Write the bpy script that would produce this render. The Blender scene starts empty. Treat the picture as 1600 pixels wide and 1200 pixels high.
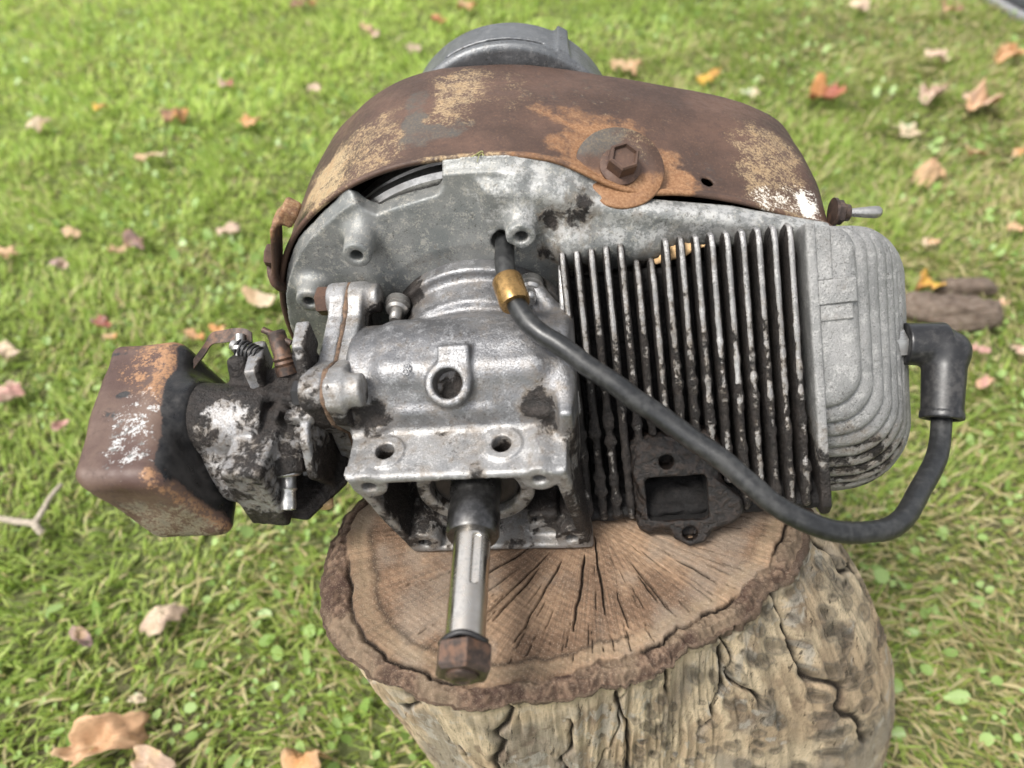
import bpy, math, random
import numpy as np
from mathutils import Matrix, Vector

R = math.radians
SC = bpy.context.scene
COL = SC.collection
rng = np.random.default_rng(7)
random.seed(7)

# ------------------------------------------------------------------ camera, sky, sun, exposure
CAM_H = 0.8295
PITCH = 48.0
FPX = 1150.0            # focal length in pixels of a 1600 px wide picture
cd = bpy.data.cameras.new('camera')
cam = bpy.data.objects.new('camera', cd)
COL.objects.link(cam)
cam.location = (0, 0, CAM_H)
cam.rotation_euler = (R(90 - PITCH), 0, 0)
cd.sensor_width = 36.0
cd.lens = 36.0 * FPX / 1600.0
cd.clip_start = 0.01
cd.clip_end = 500
cd.dof.use_dof = True
cd.dof.focus_distance = 0.44
cd.dof.aperture_fstop = 5.2
SC.camera = cam

SUN_EL, SUN_AZ = 60.0, 244.0
w = bpy.data.worlds.new('World')
SC.world = w
w.use_nodes = True
wn = w.node_tree
sky = wn.nodes.new('ShaderNodeTexSky')
sky.sky_type = 'NISHITA'
sky.sun_disc = False
sky.sun_elevation = R(SUN_EL)
sky.sun_rotation = R(SUN_AZ)
sky.dust_density = 4.0
sky.air_density = 1.0
hs = wn.nodes.new('ShaderNodeHueSaturation')
hs.inputs['Saturation'].default_value = 0.22      # overcast: an almost colourless sky
wn.links.new(sky.outputs[0], hs.inputs['Color'])
bg = wn.nodes['Background']
bg.inputs[1].default_value = 0.12
wn.links.new(hs.outputs[0], bg.inputs[0])

sd = bpy.data.lights.new('sun', 'SUN')
sd.energy = 1.5
sd.angle = R(16)
sd.color = (1.0, 0.96, 0.89)
sun = bpy.data.objects.new('sun', sd)
COL.objects.link(sun)
sun.location = (0, 0, 3)
_az = R(SUN_AZ)
sdir = Vector((math.sin(_az) * math.cos(R(SUN_EL)), math.cos(_az) * math.cos(R(SUN_EL)), math.sin(R(SUN_EL))))
sun.rotation_euler = sdir.to_track_quat('Z', 'Y').to_euler()

SC.view_settings.view_transform = 'Standard'
SC.view_settings.look = 'None'
SC.view_settings.gamma = 1.0
SC.view_settings.exposure = 1.32

# ------------------------------------------------------------------ numpy noise
def _hash(ix, iy, iz, s):
    h = (ix * 374761393 + iy * 668265263 + iz * 2147483647 + s * 974711) & 0xFFFFFFFF
    h = ((h ^ (h >> 13)) * 1274126177) & 0xFFFFFFFF
    h = h ^ (h >> 16)
    return (h & 0xFFFFFF).astype(np.float64) / 0xFFFFFF

def vnoise(p, seed=0):
    p = np.asarray(p, float)
    i = np.floor(p).astype(np.int64)
    f = p - i
    f = f * f * (3 - 2 * f)
    out = 0
    for dx in (0, 1):
        wx = f[..., 0] if dx else 1 - f[..., 0]
        for dy in (0, 1):
            wy = f[..., 1] if dy else 1 - f[..., 1]
            for dz in (0, 1):
                wz = f[..., 2] if dz else 1 - f[..., 2]
                out = out + wx * wy * wz * _hash(i[..., 0] + dx, i[..., 1] + dy, i[..., 2] + dz, seed)
    return out

def fbm(p, octv=4, seed=0, gain=0.5):
    p = np.asarray(p, float)
    a, t, s = 1.0, 0.0, 0.0
    for k in range(octv):
        t = t + a * vnoise(p * (2.03 ** k) + 17.3 * k, seed + k)
        s += a
        a *= gain
    return t / s

def sstep(a, b, x):
    t = np.clip((x - a) / (b - a), 0, 1)
    return t * t * (3 - 2 * t)

# ------------------------------------------------------------------ mesh helpers
def mesh_from(name, V, F, smooth=True, attrs=None):
    V = np.asarray(V, np.float32)
    me = bpy.data.meshes.new(name)
    if isinstance(F, np.ndarray):
        n = F.shape[1]
        me.vertices.add(len(V))
        me.vertices.foreach_set('co', V.ravel())
        me.loops.add(F.size)
        me.loops.foreach_set('vertex_index', F.astype(np.int32).ravel())
        me.polygons.add(len(F))
        me.polygons.foreach_set('loop_start', (np.arange(len(F)) * n).astype(np.int32))
        me.update(calc_edges=True)
    else:
        me.from_pydata([tuple(v) for v in V.tolist()], [], [list(map(int, f)) for f in F])
        me.update()
    me.polygons.foreach_set('use_smooth', np.full(len(me.polygons), bool(smooth)))
    if attrs:
        for k, a in attrs.items():
            a = np.asarray(a, np.float32)
            if a.ndim == 2:
                at = me.attributes.new(k, 'FLOAT_COLOR', 'POINT')
                c = np.ones((len(V), 4), np.float32)
                c[:, :3] = a
                at.data.foreach_set('color', c.ravel())
            else:
                at = me.attributes.new(k, 'FLOAT', 'POINT')
                at.data.foreach_set('value', a.ravel())
    return me

def link(name, me, mat=None, parent=None):
    o = bpy.data.objects.new(name, me)
    COL.objects.link(o)
    if mat is not None and me is not None and len(me.materials) == 0:
        me.materials.append(mat)
    if parent is not None:
        o.parent = parent
    return o

def tag(o, label=None, cat=None, group=None, kind=None):
    if label: o['label'] = label
    if cat: o['category'] = cat
    if group: o['group'] = group
    if kind: o['kind'] = kind
    return o

def autosmooth(o, ang=35):
    me = o.data
    try:
        me.set_sharp_from_angle(angle=R(ang))
    except Exception:
        pass

def frame(d):
    d = np.asarray(d, float); d = d / np.linalg.norm(d)
    a = np.array([0, 0, 1.0]) if abs(d[2]) < 0.9 else np.array([1.0, 0, 0])
    u = np.cross(a, d); u /= np.linalg.norm(u)
    return d, u, np.cross(d, u)

def rev(p, q, prof, n=32, phase=0.0, cap=True):
    """Body of revolution: prof = [(t along p->q in mm from p, radius)]."""
    p = np.asarray(p, float); q = np.asarray(q, float)
    d, u, v = frame(q - p)
    a = np.arange(n) * 2 * np.pi / n + phase
    V = []
    for t, r in prof:
        V.append(p + d * t + r * (np.cos(a)[:, None] * u + np.sin(a)[:, None] * v))
    V = np.concatenate(V)
    F = []
    for k in range(len(prof) - 1):
        for i in range(n):
            j = (i + 1) % n
            F.append((k * n + i, k * n + j, (k + 1) * n + j, (k + 1) * n + i))
    if cap:
        F.append(tuple(range(n - 1, -1, -1)))
        F.append(tuple((len(prof) - 1) * n + i for i in range(n)))
    return V, F

def spline(pts, n):
    P = np.asarray(pts, float)
    P = np.vstack([2 * P[0] - P[1], P, 2 * P[-1] - P[-2]])
    m = len(P) - 3
    out = []
    for t in np.linspace(0, m - 1e-6, n):
        i = int(t); f = t - i
        a, b, c, d = P[i], P[i + 1], P[i + 2], P[i + 3]
        out.append(0.5 * (2 * b + (c - a) * f + (2 * a - 5 * b + 4 * c - d) * f * f + (3 * b - a - 3 * c + d) * f ** 3))
    return np.array(out)

def tube(path, rad, n=16):
    P = np.asarray(path, float)
    r = np.broadcast_to(np.asarray(rad, float), (len(P),))
    T = np.gradient(P, axis=0)
    T /= np.linalg.norm(T, axis=1)[:, None]
    d, u, v = frame(T[0])
    a = np.arange(n) * 2 * np.pi / n
    V = []
    for k in range(len(P)):
        u = u - T[k] * (u @ T[k]); u /= np.linalg.norm(u)
        v = np.cross(T[k], u)
        V.append(P[k] + r[k] * (np.cos(a)[:, None] * u + np.sin(a)[:, None] * v))
    V = np.concatenate(V)
    F = []
    for k in range(len(P) - 1):
        for i in range(n):
            j = (i + 1) % n
            F.append((k * n + i, k * n + j, (k + 1) * n + j, (k + 1) * n + i))
    F.append(tuple(range(n - 1, -1, -1)))
    F.append(tuple((len(P) - 1) * n + i for i in range(n)))
    return V, F

def joinvf(*parts):
    V, F, o = [], [], 0
    for v, f in parts:
        V.append(np.asarray(v, float))
        F += [tuple(i + o for i in q) for q in f]
        o += len(v)
    return np.concatenate(V), F

# ------------------------------------------------------------------ signed distance fields + surface nets
class Grid:
    def __init__(s, lo, hi, h):
        s.lo = np.array(lo, float); s.h = h
        s.n = np.ceil((np.array(hi, float) - s.lo) / h).astype(int) + 1
        ax = [(s.lo[i] + h * np.arange(s.n[i])).astype(np.float32) for i in range(3)]
        s.x = ax[0][:, None, None]; s.y = ax[1][None, :, None]; s.z = ax[2][None, None, :]

    def box(s, c, half, r=0.0, rot=None):
        X, Y, Z = s.x - c[0], s.y - c[1], s.z - c[2]
        if rot is not None:
            m = np.array(rot.to_3x3()) if isinstance(rot, Matrix) else np.array(rot)
            X, Y, Z = (m[0, 0] * X + m[1, 0] * Y + m[2, 0] * Z, m[0, 1] * X + m[1, 1] * Y + m[2, 1] * Z,
                       m[0, 2] * X + m[1, 2] * Y + m[2, 2] * Z)
        a = np.abs(X) - (half[0] - r); b = np.abs(Y) - (half[1] - r); c2 = np.abs(Z) - (half[2] - r)
        return (np.sqrt(np.maximum(a, 0) ** 2 + np.maximum(b, 0) ** 2 + np.maximum(c2, 0) ** 2)
                + np.minimum(np.maximum(np.maximum(a, b), c2), 0) - r)

    def cyl(s, p, q, r0, r1=None, rnd=0.0):
        p = np.array(p, float); q = np.array(q, float)
        L = np.linalg.norm(q - p); d = (q - p) / L
        if r1 is None: r1 = r0
        X, Y, Z = s.x - p[0], s.y - p[1], s.z - p[2]
        t = X * d[0] + Y * d[1] + Z * d[2]
        rr = np.sqrt(np.maximum(X * X + Y * Y + Z * Z - t * t, 0))
        a = (rr - (r0 + (r1 - r0) * t / L)) / math.sqrt(1 + ((r1 - r0) / L) ** 2) + rnd
        b = np.abs(t - L / 2) - L / 2 + rnd
        return np.sqrt(np.maximum(a, 0) ** 2 + np.maximum(b, 0) ** 2) + np.minimum(np.maximum(a, b), 0) - rnd

    def cap(s, p, q, r0, r1=None):
        p = np.array(p, float); q = np.array(q, float)
        if r1 is None: r1 = r0
        d = q - p; L2 = d @ d
        X, Y, Z = s.x - p[0], s.y - p[1], s.z - p[2]
        t = np.clip((X * d[0] + Y * d[1] + Z * d[2]) / L2, 0, 1)
        return np.sqrt((X - t * d[0]) ** 2 + (Y - t * d[1]) ** 2 + (Z - t * d[2]) ** 2) - (r0 + (r1 - r0) * t)

    def ext(s, poly, axis, lo, hi, rnd=0.0):
        """Polygon in the two other axes, extruded along axis."""
        P = np.array(poly, float)
        if axis == 'x': A, B = s.y[0], s.z[0]                       # (ny,1),(1,nz)
        if axis == 'y': A, B = s.x[:, 0, :], s.z[0]
        if axis == 'z': A, B = s.x[:, :, 0], s.y[:, :, 0]
        d = np.full(np.broadcast(A, B).shape, 1e9); ins = np.zeros(d.shape, bool)
        for i in range(len(P)):
            a, b = P[i], P[(i + 1) % len(P)]
            e = b - a
            wx, wy = A - a[0], B - a[1]
            t = np.clip((wx * e[0] + wy * e[1]) / (e @ e), 0, 1)
            d = np.minimum(d, (wx - t * e[0]) ** 2 + (wy - t * e[1]) ** 2)
            c = (a[1] <= B) != (b[1] <= B)
            if abs(e[1]) > 1e-9:
                ins ^= c & (A < a[0] + (B - a[1]) * e[0] / e[1])
        d = np.where(ins, -1, 1) * np.sqrt(d) + rnd
        T = {'x': s.x, 'y': s.y, 'z': s.z}[axis]
        D = {'x': d[None], 'y': d[:, None, :], 'z': d[:, :, None]}[axis].astype(np.float32)
        b = np.abs(T - (lo + hi) / 2) - (hi - lo) / 2 + rnd
        return np.sqrt(np.maximum(D, 0) ** 2 + np.maximum(b, 0) ** 2) + np.minimum(np.maximum(D, b), 0) - rnd

    def full(s):
        return np.full(tuple(s.n), 1e3, np.float32)

    def pts(s):
        return np.stack(np.broadcast_arrays(s.x, s.y, s.z), -1)

def U(a, b, k=0.0):
    if k <= 0: return np.minimum(a, b)
    h = np.clip(0.5 + 0.5 * (b - a) / k, 0, 1)
    return b + (a - b) * h - k * h * (1 - h)

def S(a, b, k=0.0):          # a minus b
    return -U(-a, b, k)

def surfnet(g, f):
    f = np.ascontiguousarray(np.broadcast_to(f, tuple(g.n))).astype(np.float32)
    f[0] = f[-1] = 1e3; f[:, 0] = f[:, -1] = 1e3; f[:, :, 0] = f[:, :, -1] = 1e3
    f = np.clip(f, -4 * g.h, 4 * g.h)
    s = f < 0
    c = np.zeros(tuple(g.n - 1), np.int8)
    for dx in (0, 1):
        for dy in (0, 1):
            for dz in (0, 1):
                c += s[dx:s.shape[0] - 1 + dx, dy:s.shape[1] - 1 + dy, dz:s.shape[2] - 1 + dz]
    act = (c > 0) & (c < 8)
    I = np.argwhere(act)
    idx = np.full(act.shape, -1, np.int64); idx[act] = np.arange(len(I))
    acc = np.zeros((len(I), 3)); cnt = np.zeros(len(I))
    co = [(0, 0, 0), (1, 0, 0), (0, 1, 0), (1, 1, 0), (0, 0, 1), (1, 0, 1), (0, 1, 1), (1, 1, 1)]
    cv = [f[I[:, 0] + a, I[:, 1] + b, I[:, 2] + d] for a, b, d in co]
    for i in range(8):
        for j in range(i + 1, 8):
            df = np.array(co[j]) - np.array(co[i])
            if np.abs(df).sum() != 1: continue
            a, b = cv[i], cv[j]
            m = (a < 0) != (b < 0)
            t = np.where(m, a / np.where(a == b, 1, a - b), 0)
            p = np.array(co[i]) + t[:, None] * df
            acc += p * m[:, None]; cnt += m
    V = g.lo + g.h * (I + acc / cnt[:, None])
    F = []
    for ax in range(3):
        sl = [slice(0, None)] * 3; s2 = [slice(0, None)] * 3
        sl[ax] = slice(0, -1); s2[ax] = slice(1, None)
        A, B = s[tuple(sl)], s[tuple(s2)]
        E = np.argwhere(A != B)
        b, c2 = [k for k in range(3) if k != ax]
        E = E[(E[:, b] > 0) & (E[:, c2] > 0) & (E[:, b] < g.n[b] - 1) & (E[:, c2] < g.n[c2] - 1)]
        sg = A[E[:, 0], E[:, 1], E[:, 2]]
        def ci(db, dc):
            Q = E.copy(); Q[:, b] -= db; Q[:, c2] -= dc
            return idx[Q[:, 0], Q[:, 1], Q[:, 2]]
        q = np.stack([ci(1, 1), ci(0, 1), ci(0, 0), ci(1, 0)], 1)
        flip = sg if ax != 1 else ~sg
        q[~flip] = q[~flip][:, ::-1]
        F.append(q)
    F = np.concatenate(F)
    return V, F

# ------------------------------------------------------------------ material helper
class NT:
    def __init__(s, name):
        s.m = bpy.data.materials.new(name); s.m.use_nodes = True
        s.t = s.m.node_tree
        s.b = s.t.nodes['Principled BSDF']
        s.out = s.t.nodes['Material Output']
    def n(s, t, **k):
        nd = s.t.nodes.new(t)
        for a, v in k.items(): setattr(nd, a, v)
        return nd
    def set(s, sock, v):
        if isinstance(v, bpy.types.NodeSocket): s.t.links.new(v, sock)
        else:
            if isinstance(v, (tuple, list)) and len(v) == 3 and sock.type == 'RGBA': v = (*v, 1)
            sock.default_value = v
    def coord(s):
        return s.n('ShaderNodeTexCoord').outputs['Object']
    def attr(s, name, col=False):
        a = s.n('ShaderNodeAttribute', attribute_name=name)
        return a.outputs['Color' if col else 'Fac']
    def noise(s, scale, detail=4, rough=0.6, vec=None, dist=0.0):
        a = s.n('ShaderNodeTexNoise')
        s.set(a.inputs['Scale'], scale); s.set(a.inputs['Detail'], detail); s.set(a.inputs['Roughness'], rough)
        s.set(a.inputs['Distortion'], dist)
        s.set(a.inputs['Vector'], vec if vec is not None else s.coord())
        return a.outputs['Fac']
    def vor(s, scale, vec=None, feat='F1'):
        a = s.n('ShaderNodeTexVoronoi', feature=feat)
        s.set(a.inputs['Scale'], scale)
        s.set(a.inputs['Vector'], vec if vec is not None else s.coord())
        return a.outputs['Distance']
    def scale(s, v, sc):
        a = s.n('ShaderNodeMapping'); s.set(a.inputs['Vector'], v); a.inputs['Scale'].default_value = sc
        return a.outputs[0]
    def math(s, op, a, b=0.0, c=0.0):
        x = s.n('ShaderNodeMath', operation=op)
        s.set(x.inputs[0], a); s.set(x.inputs[1], b); s.set(x.inputs[2], c)
        return x.outputs[0]
    def step(s, x, lo, hi, a=0.0, b=1.0):
        m = s.n('ShaderNodeMapRange', interpolation_type='SMOOTHSTEP')
        s.set(m.inputs[0], x); s.set(m.inputs[1], lo); s.set(m.inputs[2], hi); s.set(m.inputs[3], a); s.set(m.inputs[4], b)
        return m.outputs[0]
    def mix(s, f, a, b):
        x = s.n('ShaderNodeMix', data_type='RGBA')
        s.set(x.inputs[0], f); s.set(x.inputs[6], a); s.set(x.inputs[7], b)
        return x.outputs[2]
    def mixf(s, f, a, b):
        x = s.n('ShaderNodeMix', data_type='FLOAT')
        s.set(x.inputs[0], f); s.set(x.inputs[2], a); s.set(x.inputs[3], b)
        return x.outputs[0]
    def bump(s, h, st, dist, nrm=None):
        x = s.n('ShaderNodeBump')
        s.set(x.inputs['Height'], h); s.set(x.inputs['Strength'], st); s.set(x.inputs['Distance'], dist)
        if nrm is not None: s.set(x.inputs['Normal'], nrm)
        return x.outputs[0]
    def fin(s, col=None, rough=None, metal=None, nrm=None, spec=None):
        if col is not None: s.set(s.b.inputs['Base Color'], col)
        if rough is not None: s.set(s.b.inputs['Roughness'], rough)
        if metal is not None: s.set(s.b.inputs['Metallic'], metal)
        if nrm is not None: s.set(s.b.inputs['Normal'], nrm)
        if spec is not None: s.set(s.b.inputs['Specular IOR Level'], spec)
        return s.m

# scene units are metres; noise scales below are per metre
def m_alu(name, c0, c1, c2, metal, rough, grime=(0.008, 0.0062, 0.0052), bmp=0.35, gscale=120, gw=0.9):
    n = NT(name)
    big = n.noise(38, 3, 0.6); mid = n.noise(170, 5, 0.7); fine = n.noise(900, 3, 0.7)
    col = n.mix(n.step(big, 0.35, 0.65), c0, c1)
    spk = n.step(n.math('ADD', n.math('MULTIPLY', mid, 0.6), n.math('MULTIPLY', fine, 0.4)), 0.5, 0.6)
    col = n.mix(n.math('MULTIPLY', spk, 0.75), col, c2)
    wm = n.step(n.math('ADD', n.attr('w'), n.math('MULTIPLY', n.math('SUBTRACT', n.noise(150, 6, 0.75), 0.5), 1.6)), 0.42, 0.62)
    col = n.mix(n.math('MULTIPLY', wm, 0.7), col, (0.47, 0.465, 0.45))
    spot = n.math('MULTIPLY', n.step(n.noise(480, 4, 0.8), 0.56, 0.62), n.step(n.noise(52, 4, 0.65), 0.42, 0.62))
    col = n.mix(n.math('MULTIPLY', spot, 0.7), col, (0.055, 0.048, 0.04))
    pit = n.step(n.noise(1500, 2, 0.5), 0.64, 0.70)
    col = n.mix(n.math('MULTIPLY', pit, 0.65), col, (0.05, 0.045, 0.04))
    g = n.attr('g')
    gn = n.noise(gscale, 6, 0.68, dist=0.4)
    gm = n.step(n.math('ADD', g, n.math('MULTIPLY', n.math('SUBTRACT', gn, 0.5), gw)), 0.45, 0.56)
    halo = n.step(n.math('ADD', g, n.math('MULTIPLY', n.math('SUBTRACT', gn, 0.5), gw)), 0.22, 0.5)
    stain = n.mix(n.math('MULTIPLY', halo, n.step(mid, 0.3, 0.7, 0.25, 0.9)), col, (0.115, 0.088, 0.06))
    gcol = n.mix(n.step(mid, 0.35, 0.7), grime, tuple(3.4 * c for c in grime))
    col = n.mix(gm, stain, gcol)
    rg = n.mixf(gm, n.step(mid, 0.3, 0.7, rough - 0.08, rough + 0.14), n.step(fine, 0.3, 0.7, 0.42, 0.78))
    me = n.mixf(gm, n.mixf(n.math('MULTIPLY', halo, 0.6), metal, 0.1), 0.0)
    h = n.math('ADD', n.math('MULTIPLY', fine, 0.5), n.math('MULTIPLY', gm, n.math('ADD', 0.6, n.math('MULTIPLY', n.noise(420, 4, 0.7), 2.2))))
    h = n.math('ADD', h, n.math('MULTIPLY', pit, -0.6))
    return n.fin(col, rg, me, n.bump(h, bmp, 0.0012), 0.4)

M = {}
M['alu_case'] = m_alu('cast_aluminium', (0.155, 0.155, 0.16), (0.235, 0.235, 0.24), (0.37, 0.37, 0.375), 0.78, 0.38, bmp=0.6)
M['alu_mount'] = m_alu('pale_cast_aluminium', (0.23, 0.23, 0.23), (0.31, 0.305, 0.30), (0.48, 0.47, 0.46), 0.6, 0.40, bmp=0.55)
M['alu_plate'] = m_alu('oxidised_aluminium', (0.155, 0.163, 0.16), (0.225, 0.228, 0.22), (0.37, 0.355, 0.315), 0.42, 0.48, bmp=0.5)
M['alu_head'] = m_alu('rough_cast_aluminium', (0.195, 0.195, 0.19), (0.26, 0.257, 0.25), (0.38, 0.375, 0.36), 0.35, 0.52, bmp=0.9)
M['alu_carb'] = m_alu('greasy_zinc_casting', (0.22, 0.22, 0.225), (0.30, 0.30, 0.305), (0.43, 0.43, 0.43), 0.5, 0.40, gscale=210, bmp=0.7)
M['alu_drum'] = m_alu('grey_sheet_aluminium', (0.11, 0.115, 0.12), (0.15, 0.155, 0.16), (0.22, 0.22, 0.22), 0.6, 0.42, bmp=0.25)
M['alu_fin'] = m_alu('sooty_shaded_cast_fin', (0.20, 0.195, 0.19), (0.29, 0.285, 0.28), (0.46, 0.45, 0.44), 0.6, 0.40, gscale=260, bmp=0.9)

def m_grease(name, c=(0.014, 0.011, 0.009), c2=(0.055, 0.042, 0.033), rough=0.55, bmp=0.9, sc=300):
    n = NT(name)
    a = n.noise(sc, 6, 0.7); b = n.noise(60, 3, 0.6)
    col = n.mix(n.step(a, 0.4, 0.7), c, c2)
    return n.fin(col, n.step(b, 0.3, 0.7, rough - 0.15, rough + 0.2), 0.0, n.bump(a, bmp, 0.002), 0.4)
M['grease'] = m_grease('baked_on_grease')
M['soot_shade'] = m_grease('black_soot_and_shade', (0.003, 0.0025, 0.0025), (0.010, 0.008, 0.007), 0.75)  # exhaust port soot, also the shade painted on the fin core
M['exhaust'] = m_grease('oily_rusted_iron', (0.006, 0.005, 0.0045), (0.030, 0.02, 0.015), 0.42)

def m_rust(name, painted=True):
    n = NT(name)
    big = n.noise(22, 4, 0.6); mid = n.noise(130, 5, 0.7); fine = n.noise(700, 4, 0.75)
    col = n.mix(n.step(big, 0.35, 0.68), (0.046, 0.026, 0.018), (0.090, 0.050, 0.034))
    col = n.mix(n.math('MULTIPLY', n.step(mid, 0.48, 0.72), 0.75), col, (0.040, 0.025, 0.023))
    col = n.mix(n.math('MULTIPLY', n.step(fine, 0.52, 0.7), 0.40), col, (0.17, 0.092, 0.055))
    if painted:
        o = n.attr('orange'); cr = n.attr('cream'); dk = n.attr('dark'); wh = n.attr('white')
        om = n.step(n.math('ADD', o, n.math('MULTIPLY', n.math('SUBTRACT', mid, 0.5), 1.2)), 0.28, 0.75)
        col = n.mix(om, col, n.mix(n.step(fine, 0.35, 0.7), (0.17, 0.078, 0.034), (0.29, 0.165, 0.085)))
        sp = n.noise(620, 6, 0.85)
        jj = n.math('ADD', n.math('MULTIPLY', n.math('SUBTRACT', sp, 0.5), 2.0), n.math('MULTIPLY', n.math('SUBTRACT', mid, 0.5), 1.2))
        cm = n.step(n.math('ADD', cr, jj), 0.30, 0.72)
        ccol = n.mix(n.step(mid, 0.3, 0.75), (0.40, 0.31, 0.185), (0.27, 0.18, 0.095))
        col = n.mix(n.math('MULTIPLY', cm, 0.92), col, ccol)
        dm = n.step(n.math('ADD', dk, n.math('MULTIPLY', n.math('SUBTRACT', mid, 0.5), 1.1)), 0.30, 0.72)
        col = n.mix(n.math('MULTIPLY', dm, 0.8), col, n.mix(n.step(fine, 0.4, 0.65), (0.058, 0.058, 0.054), (0.10, 0.083, 0.062)))
        wm = n.step(n.math('ADD', wh, jj), 0.45, 0.58)
        col = n.mix(wm, col, (0.58, 0.55, 0.49))
    h = n.math('ADD', n.math('MULTIPLY', fine, 0.6), n.math('MULTIPLY', mid, 0.7))
    return n.fin(col, n.step(mid, 0.3, 0.7, 0.5, 0.78), 0.05, n.bump(h, 0.3, 0.0009), 0.4)
M['rust'] = m_rust('rusted_painted_steel')
M['rust_plain'] = m_rust('dark_rusted_steel', False)

def m_box():
    n = NT('rusted_dented_tin')
    big = n.noise(26, 4, 0.6); mid = n.noise(110, 5, 0.72); fine = n.noise(600, 4, 0.75)
    wh = n.attr('white'); bk = n.attr('dark'); tn = n.attr('cream'); o = n.attr('orange')
    col = n.mix(n.step(big, 0.35, 0.66), (0.066, 0.036, 0.028), (0.115, 0.074, 0.055))
    col = n.mix(n.math('MULTIPLY', n.step(mid, 0.5, 0.7), 0.85), col, (0.04, 0.024, 0.022))
    j = n.math('ADD', n.math('MULTIPLY', n.math('SUBTRACT', mid, 0.5), 1.5), n.math('MULTIPLY', n.math('SUBTRACT', fine, 0.5), 1.1))
    col = n.mix(n.step(n.math('ADD', o, j), 0.4, 0.66), col, n.mix(fine, (0.20, 0.09, 0.035), (0.34, 0.20, 0.11)))
    col = n.mix(n.step(n.math('ADD', tn, j), 0.4, 0.62), col, n.mix(n.step(mid, 0.35, 0.65), (0.30, 0.255, 0.17), (0.15, 0.13, 0.095)))
    wm = n.step(n.math('ADD', wh, j), 0.42, 0.55)
    col = n.mix(wm, col, n.mix(n.step(n.noise(240, 4, 0.6), 0.5, 0.6), (0.40, 0.395, 0.385), (0.12, 0.117, 0.11)))
    bm = n.step(n.math('ADD', bk, n.math('MULTIPLY', j, 0.55)), 0.42, 0.6)
    col = n.mix(bm, col, n.mix(n.step(mid, 0.35, 0.75), (0.008, 0.008, 0.0085), (0.04, 0.037, 0.035)))
    h = n.math('ADD', n.math('MULTIPLY', fine, 0.4), n.math('MULTIPLY', mid, 0.8))
    return n.fin(col, n.mixf(bm, n.step(mid, 0.3, 0.7, 0.45, 0.7), n.step(mid, 0.3, 0.7, 0.25, 0.5)), 0.08, n.bump(h, 0.35, 0.0012), 0.45)
M['airbox'] = m_box()

def m_simple(name, col, rough, metal=0.0, var=0.35, sc=260, bmp=0.15, dust=None, dustamt=0.5):
    n = NT(name)
    a = n.noise(sc, 5, 0.7); b = n.noise(45, 3, 0.6)
    c = n.mix(n.step(a, 0.35, 0.7), tuple(x * (1 - var) for x in col), tuple(min(1, x * (1 + var)) for x in col))
    if dust:
        c = n.mix(n.math('MULTIPLY', n.step(n.math('ADD', n.math('MULTIPLY', a, .5), n.math('MULTIPLY', b, .5)), 0.46, 0.62), dustamt), c, dust)
    return n.fin(c, n.step(b, 0.3, 0.7, rough - 0.08, rough + 0.12), metal, n.bump(a, bmp, 0.0008), 0.5)
M['rubber'] = m_simple('black_rubber_hose', (0.013, 0.0135, 0.014), 0.38, dust=(0.05, 0.049, 0.046), dustamt=0.4)
M['boot'] = m_simple('black_rubber_boot', (0.012, 0.012, 0.013), 0.36, var=0.2, bmp=0.06, dust=(0.07, 0.065, 0.06), dustamt=0.4)
M['steel'] = m_simple('worn_bright_steel', (0.62, 0.58, 0.52), 0.24, 1.0, 0.15, 420, 0.06, (0.20, 0.13, 0.08), 0.35)
M['dark_steel'] = m_simple('oily_dark_steel', (0.085, 0.083, 0.082), 0.3, 0.9, 0.3, 300, 0.06)
M['brown_steel'] = m_simple('browned_steel', (0.06, 0.042, 0.034), 0.45, 0.35, 0.4, 240, 0.25, (0.20, 0.09, 0.04), 0.4)
M['black'] = m_simple('black_paint', (0.015, 0.014, 0.014), 0.45, 0.0, 0.3)
M['gasket'] = m_simple('brown_paper_gasket', (0.11, 0.068, 0.042), 0.8, 0.0, 0.5, 300, 0.4)
M['brass'] = m_simple('amber_brass_grommet', (0.33, 0.20, 0.075), 0.3, 0.75, 0.35, 260, 0.1, (0.10, 0.06, 0.03), 0.5)
M['beige'] = m_simple('beige_plastic', (0.58, 0.40, 0.21), 0.45, 0.0, 0.25)
M['zinc'] = m_simple('zinc_plated_steel', (0.45, 0.44, 0.42), 0.33, 0.85, 0.3, 320, 0.12, (0.08, 0.06, 0.05), 0.5)
M['chip'] = m_simple('split_wood', (0.52, 0.34, 0.17), 0.75, 0.0, 0.35, 200, 0.4)

# ------------------------------------------------------------------ frames
# engine frame in mm: x along the cylinder, y along the crankshaft (away), z up; origin on the crank axis at the mount face
ENG = Matrix.Translation((-0.0203, 0.2169, CAM_H - 0.3295)) @ Matrix.Rotation(R(-1.6), 4, 'Z') @ Matrix.Rotation(R(-6), 4, 'Y')
ZB = 59.0                                       # the engine stands on the stump at z = -59
BASE = ENG @ Matrix.Translation((0, 0, -ZB * 0.001))
def loc(V):                                     # engine mm -> local metres above the base
    V = np.array(V, float); V[..., 2] += ZB
    return V * 0.001

def ground_at(u, v, z=0.0):                     # a point of the lawn measured in the photograph
    p = R(PITCH)
    d = Vector(((u - 800) / FPX, math.cos(p) - math.sin(p) * (v - 600) / FPX, -math.sin(p) - math.cos(p) * (v - 600) / FPX))
    t = (z - CAM_H) / d.z
    return Vector((d.x * t, d.y * t, z)), t

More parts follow.
